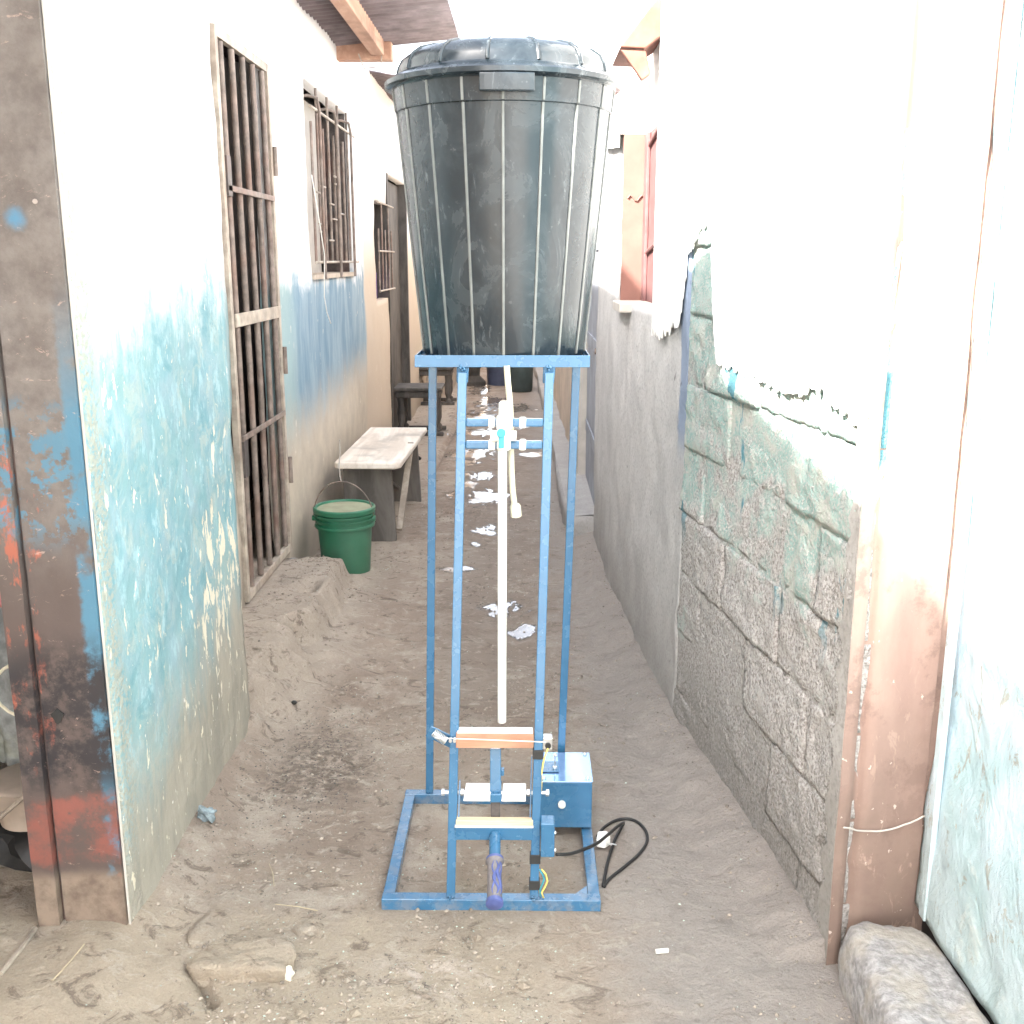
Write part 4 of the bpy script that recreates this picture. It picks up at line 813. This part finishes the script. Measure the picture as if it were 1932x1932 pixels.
m = MB(); m.box(.040, .0725, 2.222, 2.262, .141, .229); sw = m.build('switch_box', MT['blue'], st, bevel=.003)
for z in (.155, .20): m = MB(); m.lathe([(.004, 0), (.004, .003)], (0, 0, 0), 8); mm = MB(); mm.tube([(.0728, 2.232, z), (.0755, 2.232, z)], .004, 8); mm.build('screw', MT['steel'], sw)
# power cord
t = thing('power_cord', (.2, 2.4, 0), 'black power cord looping on the dirt beside the blue stand', 'cord')
cp = [(1051, 1611, .10), (1080, 1607, .09), (1105, 1598, .085), (1130, 1586, .075), (1152, 1572, .06), (1165, 1556, .045), (1168, 1549, .03)]
def cpt(l): return [PZ(a, b_, c) for a, b_, c in l]
def smoothpath(P, k=6):
    P = [Vector(p) for p in P]; o = []
    for i in range(len(P)-1):
        p0, p1, p2, p3 = P[max(i-1, 0)], P[i], P[i+1], P[min(i+2, len(P)-1)]
        for j in range(k):
            u_ = j/k; o.append(.5*((2*p1)+(p2-p0)*u_+(2*p0-5*p1+4*p2-p3)*u_*u_+(3*p1-p0-3*p2+p3)*u_**3))
    return o+[P[-1]]
c1_ = [(1050, 1612, .145), (1075, 1611, .13), (1100, 1603, .11), (1125, 1592, .09), (1147, 1575, .075), (1163, 1561, .05), (1176, 1553, .02), (1170, 1565, .01), (1158, 1590, .008), (1146, 1630, .008), (1138, 1672, .008)]
m = MB(); m.tube(smoothpath(cpt(c1_)), .0042, 8); m.build('cable', MT['black'], t, smooth='all')
c2_ = [(1140, 1673, .006), (1150, 1658, .006), (1180, 1634, .006), (1205, 1612, .006), (1220, 1590, .006), (1219, 1570, .006), (1205, 1553, .006), (1185, 1545, .006), (1162, 1548, .006), (1140, 1561, .006), (1127, 1578, .006)]
m = MB(); m.tube(smoothpath(cpt(c2_)), .0042, 8); m.build('cable', MT['black'], t, smooth='all')
p = PZ(1137, 1584, .02); m = MB(); m.poly([p+Vector((-.018, -.018, -.012)), p+Vector((.004, -.026, -.012)), p+Vector((.02, -.008, -.012)), p+Vector((.014, .022, -.012)), p+Vector((-.012, .02, -.012))], (0, 0, .026)); m.build('plug', MT['pvc'], t, bevel=.004)
for dx in (-.004, .008): m = MB(); m.bar(p+Vector((.01+dx, -.018, 0)), p+Vector((.026+dx, -.026, 0)), .004, .0015); m.build('prong', MT['steel'], t)

# ------------------------------------------------------------------ the bin
BC = Vector((-.051+.0, 2.618, 0)); zb = 1.272; zr_ = 1.886
t = thing('waste_bin', (BC.x, BC.y, zb), 'large dusty black plastic bin with ribbed sides standing on the blue stand', 'bin')
RB, RT, RBAND = .196, .247, .252
zband = 1.825
m = MB(); m.lathe([(.0001, zb), (RB-.012, zb), (RB-.003, zb+.004), (RB, zb+.014), (lerp(RB, RT, .5), lerp(zb, zband, .5)), (RT, zband), (RT+.004, zband+.002), (RBAND+.004, zr_-.012), (RBAND+.009, zr_-.008), (RBAND+.009, zr_), (RBAND-.002, zr_)], (BC.x, BC.y, 0), 96)
m.build('bin_body', MT['bin'], t, smooth=True)
for k in range(18):
    a_ = -pi/2 + (k+.04)*2*pi/18; cs, sn = cos(a_), sin(a_)
    m = MB(); m.bar((BC.x+(RB+.000)*cs, BC.y+(RB+.000)*sn, zb+.012), (BC.x+(RT+.0006)*cs, BC.y+(RT+.0006)*sn, zband), .006, .006, (cs, sn, 0)); m.bar((BC.x+(RT+.004)*cs, BC.y+(RT+.004)*sn, zband+.003), (BC.x+(RBAND+.004)*cs, BC.y+(RBAND+.004)*sn, zr_-.012), .006, .005, (cs, sn, 0)); m.build('rib', MT['rib'], t, bevel=.0015)
# moulded handle plate at front
m = MB(); nseg = 10
ah0 = -pi/2-.17; ah1 = -pi/2+.26
ring = []
for i in range(nseg+1):
    a_ = lerp(ah0, ah1, i/nseg)
    for r, z in ((.262, zr_-.045), (.277, zr_-.045), (.277, zr_-.008), (.262, zr_-.008)): ring.append((BC.x+r*cos(a_), BC.y+r*sin(a_), z))
m.v = ring; m.f = [(i*4+k, i*4+(k+1)%4, (i+1)*4+(k+1)%4, (i+1)*4+k) for i in range(nseg) for k in range(4)]+[(0,1,2,3), (nseg*4+3, nseg*4+2, nseg*4+1, nseg*4)]
m.build('handle', MT['bin'], t, bevel=.003)
m = MB()
for i in range(nseg+1):
    a_ = lerp(ah0, ah1, i/nseg)+pi
    for r, z in ((.262, zr_-.045), (.277, zr_-.045), (.277, zr_-.008), (.262, zr_-.008)): m.v.append((BC.x+r*cos(a_), BC.y+r*sin(a_), z))
m.f = [(i*4+k, i*4+(k+1)%4, (i+1)*4+(k+1)%4, (i+1)*4+k) for i in range(nseg) for k in range(4)]+[(0,1,2,3), (nseg*4+3, nseg*4+2, nseg*4+1, nseg*4)]
m.build('handle', MT['bin'], t, bevel=.003)
m = MB(); lz = zr_+.001
prof = [(.268, -.010), (.274, -.006), (.274, .004), (.262, .012), (.250, .016), (.244, .022), (.240, .038), (.231, .054), (.212, .067), (.18, .076), (.10, .081), (.0001, .083)]
m.lathe([(r, z+lz) for r, z in prof], (BC.x, BC.y, 0), 96); lid = m.build('bin_lid', MT['bin'], t, smooth=True)
for k in range(14):
    a_ = -pi/2-.12+k*2*pi/14; m = MB(); pts = [(BC.x+r*cos(a_), BC.y+r*sin(a_), z+lz) for r, z in prof[5:11]]; m.tube(pts, .0042, 8); m.build('lid_rib', MT['bin'], lid, smooth=True)

# ------------------------------------------------------------------ green bucket
c = Vector((-.885, 5.06, gh(-.885, 5.06)-.005))
t = thing('bucket', c, 'green plastic bucket with dusty lid and wire handle next to the bench', 'bucket')
m = MB(); m.lathe([(.0001, 0), (.116, 0), (.118, .004), (.132, .232), (.146, .234), (.148, .240), (.147, .250), (.134, .253), (.135, .268), (.147, .270), (.148, .276), (.136, .279), (.137, .290), (.149, .292), (.149, .300), (.138, .302), (.138, .32)], c, 48); m.build('bucket_body', MT['green'], t, smooth=True)
m = MB(); m.lathe([(.150, .306), (.152, .310), (.152, .328), (.146, .333), (.138, .331), (.134, .322), (.0001, .322)], c, 48); m.build('lid_rim', MT['green'], t, smooth=True)
m = MB(); m.lathe([(.133, 0), (.132, .001), (.0001, .0012)], c+Vector((0, 0, .3225)), 40); m.build('lid_top', MT['greenlid'], t)
hp = [c+Vector((.147*cos(a_)*1.0, -.02-.035*sin(a_), .275+.19*sin(a_))) for a_ in [pi*i/20 for i in range(21)]]; m = MB(); m.tube(hp, .0028, 6); m.build('wire_handle', MT['iron'], t, smooth=True)
for s_ in (-1, 1): m = MB(); m.tube([c+Vector((s_*.140, -.02, .275)), c+Vector((s_*.155, -.02, .275))], .014, 12); m.build('handle_lug', MT['green'], t, smooth=True)
tp = c+Vector((0, -.055, .465)); m = MB(); m.tube([tp+Vector((.0, 0, 0)), tp+Vector((-.006, 0, .03)), tp+Vector((-.008, .002, .08)), tp+Vector((-.006, .03, .14)), tp+Vector((-.006, .03, .20))], .003, 6)
tag(m.build('twisted_wire', MT['trim'], smooth=True), 'twisted wire loop rising from the green bucket handle', 'wire')
# bench
t = thing('bench', (-.82, 6.1, 0), 'worn wooden bench with slab legs and diagonal brace against the left wall', 'bench')
zt_ = .455; bxl, bxr, byn, byf = -1.01, -.655, 5.50, 6.72
m = MB(); m.poly([(bxl, byn+.02, zt_-.035), (bxl+.02, byn, zt_-.035), (bxr-.03, byn-.01, zt_-.035), (bxr, byn+.03, zt_-.035), (bxr+.03, byf, zt_-.035), (bxl+.02, byf, zt_-.035)], (0, 0, .035)); m.build('seat', MT['bench'], t, bevel=.008)
for Y, xw in ((5.60, -.70), (6.55, -.655)):
    m = MB(); m.poly([(-.98, Y, gh(-.9, Y)-.01), (xw, Y, gh(xw, Y)-.01), (xw-.02, Y, zt_-.036), (-.98, Y, zt_-.036)], (0, .04, 0)); m.build('leg', MT['benchleg'], t, bevel=.004)
m = MB(); m.bar((-.665, 6.12, zt_+.0), (-.685, 5.62, .06), .035, .02); m.build('brace', MT['stick'], t, bevel=.003)
m = MB(); m.bar((-.80, 6.5, .10), (-.80, 5.65, .37), .04, .02); m.build('brace', MT['benchleg'], t, bevel=.003)
# black bag with strap behind bench
t = thing('bag', (-.95, 7.3, 0), 'black bag with a strap lying behind the wooden bench', 'bag')
o = rock('bag_body', -.93, 7.35, .06, .19, .22, .16, MT['black'], 3, 3, .2, 2.2); o.parent = t; o.location = -Vector(t['_base'])
m = MB(); m.tube([(-1.04, 7.1, .05), (-1.03, 7.05, .25), (-.95, 7.05, .30), (-.85, 7.1, .28), (-.72, 7.2, .16)], .012, 8); m.build('strap', MT['black'], t, smooth=True)
# stool with carved legs
def stool(cx, cy, w_, d_, h_, label, seed):
    z = gh(cx, cy); t = thing('stool', (cx, cy, z), label, 'stool', 'dark wooden stools along the left wall')
    m = MB(); m.poly([(cx-w_/2, cy-d_/2, z+h_-.03), (cx+w_/2, cy-d_/2, z+h_-.03), (cx+w_/2, cy+d_/2, z+h_-.03), (cx-w_/2, cy+d_/2, z+h_-.03)], (0, 0, .03)); m.build('seat', MT['darkwood'], t, bevel=.008)
    m = MB(); m.box(cx-w_/2+.02, cx+w_/2-.02, cy-d_/2+.02, cy+d_/2-.02, z+h_-.09, z+h_-.031); m.build('apron', MT['darkwood'], t, bevel=.01)
    for sx in (-1, 1):
        for sy in (-1, 1):
            X = cx+sx*(w_/2-.06); Y = cy+sy*(d_/2-.06); pr = [(.035, 0), (.035, .05), (.018, .07), (.032, .12), (.034, h_*.55), (.026, h_*.62), (.034, h_-.0905)]
            m = MB(); m.lathe(pr, (X, Y, z), 8); m.build('leg', MT['darkwood'], t, smooth=True)
    for sy in (-1, 1): m = MB(); m.box(cx-w_/2-.01, cx+w_/2+.01, cy+sy*(d_/2-.03)-.02, cy+sy*(d_/2-.03)+.02, z, z+.035); m.build('foot_rail', MT['darkwood'], t, bevel=.004)
    return t
stool(-.93, 9.35, .42, .40, .42, 'dark wooden stool with turned legs beyond the bench', 1)
stool(-.97, 11.3, .44, .40, .40, 'farther dark stool holding the mint plastic bag', 2)
o = rock('plastic_bag', -.97, 11.25, .41+.05, .15, .13, .075, MT['bag'], 8, 4, .35, 2); tag(o, 'mint and white plastic bag lying on the farther stool', 'bag')
# containers at far end
t = thing('bucket', (-.29, 13.1, 0), 'dark blue grey bucket at the far end of the alley', 'bucket')
m = MB(); m.lathe([(.0001, 0), (.17, 0), (.19, .30), (.20, .31), (.20, .33), (.18, .33), (.16, .30), (.0001, .29)], (-.29, 13.1, 0), 32); m.build('bucket_body', MT['barrelblue'], t, smooth=True)
t = thing('bucket', (-.05, 12.4, 0), 'dark green grey bucket standing in front of the blue grey one', 'bucket')
m = MB(); m.lathe([(.0001, 0), (.125, 0), (.14, .02), (.15, .32), (.16, .33), (.16, .35), (.145, .35), (.13, .32), (.0001, .31)], (-.05, 12.4, 0), 32); m.build('bucket_body', MT['barrelgreen'], t, smooth=True)
t = thing('cooking_mortar', (-.62, 13.0, 0), 'dark wooden mortar with waisted stem at the far end beside the buckets', 'mortar')
m = MB(); m.lathe([(.0001, 0), (.14, 0), (.14, .05), (.07, .12), (.075, .20), (.13, .28), (.16, .45), (.14, .45), (.10, .30), (.0001, .28)], (-.62, 13.0, 0), 24); m.build('mortar_body', MT['darkwood'], t, smooth=True)

# ------------------------------------------------------------------ store room clutter, far left
o = rock('sack', -1.28, 2.62, .36, .17, .15, .25, MT['sack'], 2, 4, .35, 2.2); tag(o, 'grey bulging sack standing inside the left doorway', 'sack')
o = rock('cloth_bundle', -1.25, 2.62, .68, .10, .10, .07, MT['pink'], 6, 4, .4, 2); tag(o, 'pink cloth bundle on top of the grey sack', 'cloth')
t = thing('tub', (-1.22, 2.38, .14), 'cream plastic tub in front of the sack inside the left doorway', 'tub')
m = MB(); m.lathe([(.0001, 0), (.075, 0), (.095, .10), (.10, .105), (.09, .11), (.0001, .105)], (-1.22, 2.38, .15), 32); m.build('tub_body', MT['creamtub'], t, smooth=True)
m = MB(); rr = [(-1.14+.10*cos(a_), 2.30, .52+.075*sin(a_)) for a_ in [2*pi*i/24 for i in range(25)]]; m.tube(rr, .004, 6); tag(m.build('wire_loop', MT['hose'], smooth=True), 'pale wire loop hanging in the left doorway', 'wire')
o = rock('black_bag', -1.24, 2.42, .06, .16, .13, .09, MT['black'], 5, 3, .4, 2); tag(o, 'crumpled black bag on the floor under the cream tub', 'bag')
m = MB(); m.tube([(-1.28, 2.25, .18), (-1.08, 2.2, .36)], .006, 8); tag(m.build('stick', MT['stick'], smooth=True), 'thin stick leaning inside the left doorway', 'stick')

# ------------------------------------------------------------------ small things on the ground
def on(px, py): p = PZ(px, py); return Vector((p.x, p.y, gh(p.x, p.y)))
p = on(462, 1815)
o = rock('half_buried_stone', p.x, p.y-.02, -.014, .105, .055, .050, MT['ground'], 12, 5, .20, 8); tag(o, 'broad half buried stone slab in the dirt at the bottom left', 'stone')
p = on(395, 1760); o = rock('half_buried_stone', p.x, p.y, .0, .04, .07, .022, MT['ground'], 22, 4, .3, 3); tag(o, 'small dirt coloured stone between the left wall foot and the broad stone', 'stone')
p = on(583, 1752); o = rock('half_buried_stone', p.x, p.y, -.006, .035, .03, .018, MT['ground'], 32, 4, .3, 3); tag(o, 'small rounded lump in the dirt right of the broad stone', 'stone')
p = on(531, 1843); o = rock('white_stone', p.x+.012, p.y-.004, p.z+.012, .016, .013, .012, MT['pebblew'], 3, 3, .4); tag(o, 'cream white pebble beside the broad half buried stone', 'pebble')
p = on(1248, 1800); m = MB(); m.tube([p+Vector((-.013, 0, .006)), p+Vector((.015, .004, .006))], .0055, 10); tag(m.build('cigarette_end', MT['pvc'], smooth=True), 'white paper stub lying on the dirt in the right foreground', 'litter')
p = on(393, 1572); o = rock('plastic_scrap', p.x, p.y, p.z+.015, .022, .018, .02, MT['scrap'], 9, 3, .9); tag(o, 'crumpled grey blue plastic scrap by the left wall foot', 'litter')
p = on(556, 1345); o = rock('dark_pebble', p.x, p.y, p.z+.004, .009, .009, .007, MT['black'], 1, 2, .2); tag(o, 'small round black pebble on the dirt left of the stand', 'pebble')
def twig(pa, pb, r, label, mt='straw'):
    a_ = on(*pa); b_ = on(*pb); m = MB(); m.tube([a_+Vector((0, 0, .005)), a_.lerp(b_, .5)+Vector((.004, 0, .007)), b_+Vector((0, 0, .004))], r, 6); return tag(m.build('twig', MT[mt], smooth=True), label, 'twig')
twig((105, 1905), (165, 1840), .0016, 'thin yellow straw lying near the left doorway'); twig((8, 1890), (72, 1800), .006, 'thick brown twig lying in the left doorway', 'stick'); twig((508, 1635), (517, 1672), .0010, 'short pale straw in the grit left of the stand')
twig((520, 1712), (600, 1722), .0012, 'dry root fibre across the dirt left of the stand')

def scatter(name, n, mt, smin, smax, region, flat=.5, seed=1, label=None):
    r = random.Random(seed); m = MB(); ico = [(0,0,1),(1,0,0),(0,1,0),(-1,0,0),(0,-1,0),(0,0,-1)]
    fs = [(0,1,2),(0,2,3),(0,3,4),(0,4,1),(5,2,1),(5,3,2),(5,4,3),(5,1,4)]
    k = 0
    while k < n:
        x, y, wgt = region(r)
        if r.random() > wgt: continue
        s = smin*(smax/smin)**(r.random()**2.2); a_ = r.random()*6.28; z = gh(x, y)
        vs = []
        for v in ico:
            q = Vector(v)*s*r.uniform(.6, 1.2); q = Vector((q.x*cos(a_)-q.y*sin(a_)*.7, q.x*sin(a_)+q.y*cos(a_)*.7, q.z*flat)); vs.append(Vector((x, y, z+s*flat*.35))+q)
        m.add(vs, fs); k += 1
    o = m.build(name, mt, fix=False); o['kind'] = 'stuff'; return tag(o, label, 'grit')
def reg(r):
    y = 1.6+5*r.random()**1.7; x = r.uniform(-1.05, .6); rx = wall_right_x(y) or .7
    if x > rx-.02: return x, y, 0
    wgt = .15+.85*sstep(-.1, .35, fbm(x, y, 3, 2.6, 3)); wgt *= (1-.75*sstep(.05, .35, x)); 
    if x < -.88 and y < 3.3: wgt = 0
    return x, y, wgt
scatter('grit', 9000, MT['pebble'], .0016, .0095, reg, .6, 1, 'brown grit and crumbs strewn over the trodden dirt')
scatter('pale_flakes', 3000, MT['chip'], .0010, .0045, reg, .45, 2, 'pale plaster flakes and chips strewn over the trodden dirt')
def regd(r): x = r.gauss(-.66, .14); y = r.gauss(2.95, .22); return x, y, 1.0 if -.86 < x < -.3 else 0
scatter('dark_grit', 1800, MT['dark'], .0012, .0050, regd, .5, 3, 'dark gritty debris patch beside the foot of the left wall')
def regw(r):
    y = r.uniform(1.75, 5.5); rx = wall_right_x(y) or .68; x = rx-abs(r.gauss(0, .05))-.01; return x, y, 1
def regc(r):
    x, y, w_ = reg(r); return x, y, w_*(1-sstep(.0, .3, x))*(0 if (abs(x+.077) < .30 and 2.15 < y < 2.8) else 1)
scatter('dirt_clods', 700, MT['ground'], .006, .022, regc, .4, 9, 'dirt coloured clods half pressed into the alley floor')
scatter('wall_crumbs', 1100, MT['pebble'], .0012, .006, regw, .6, 4, 'grey crumbs fallen along the foot of the right block wall')
for o in list(bpy.data.objects):
    if '_base' in o: del o['_base']
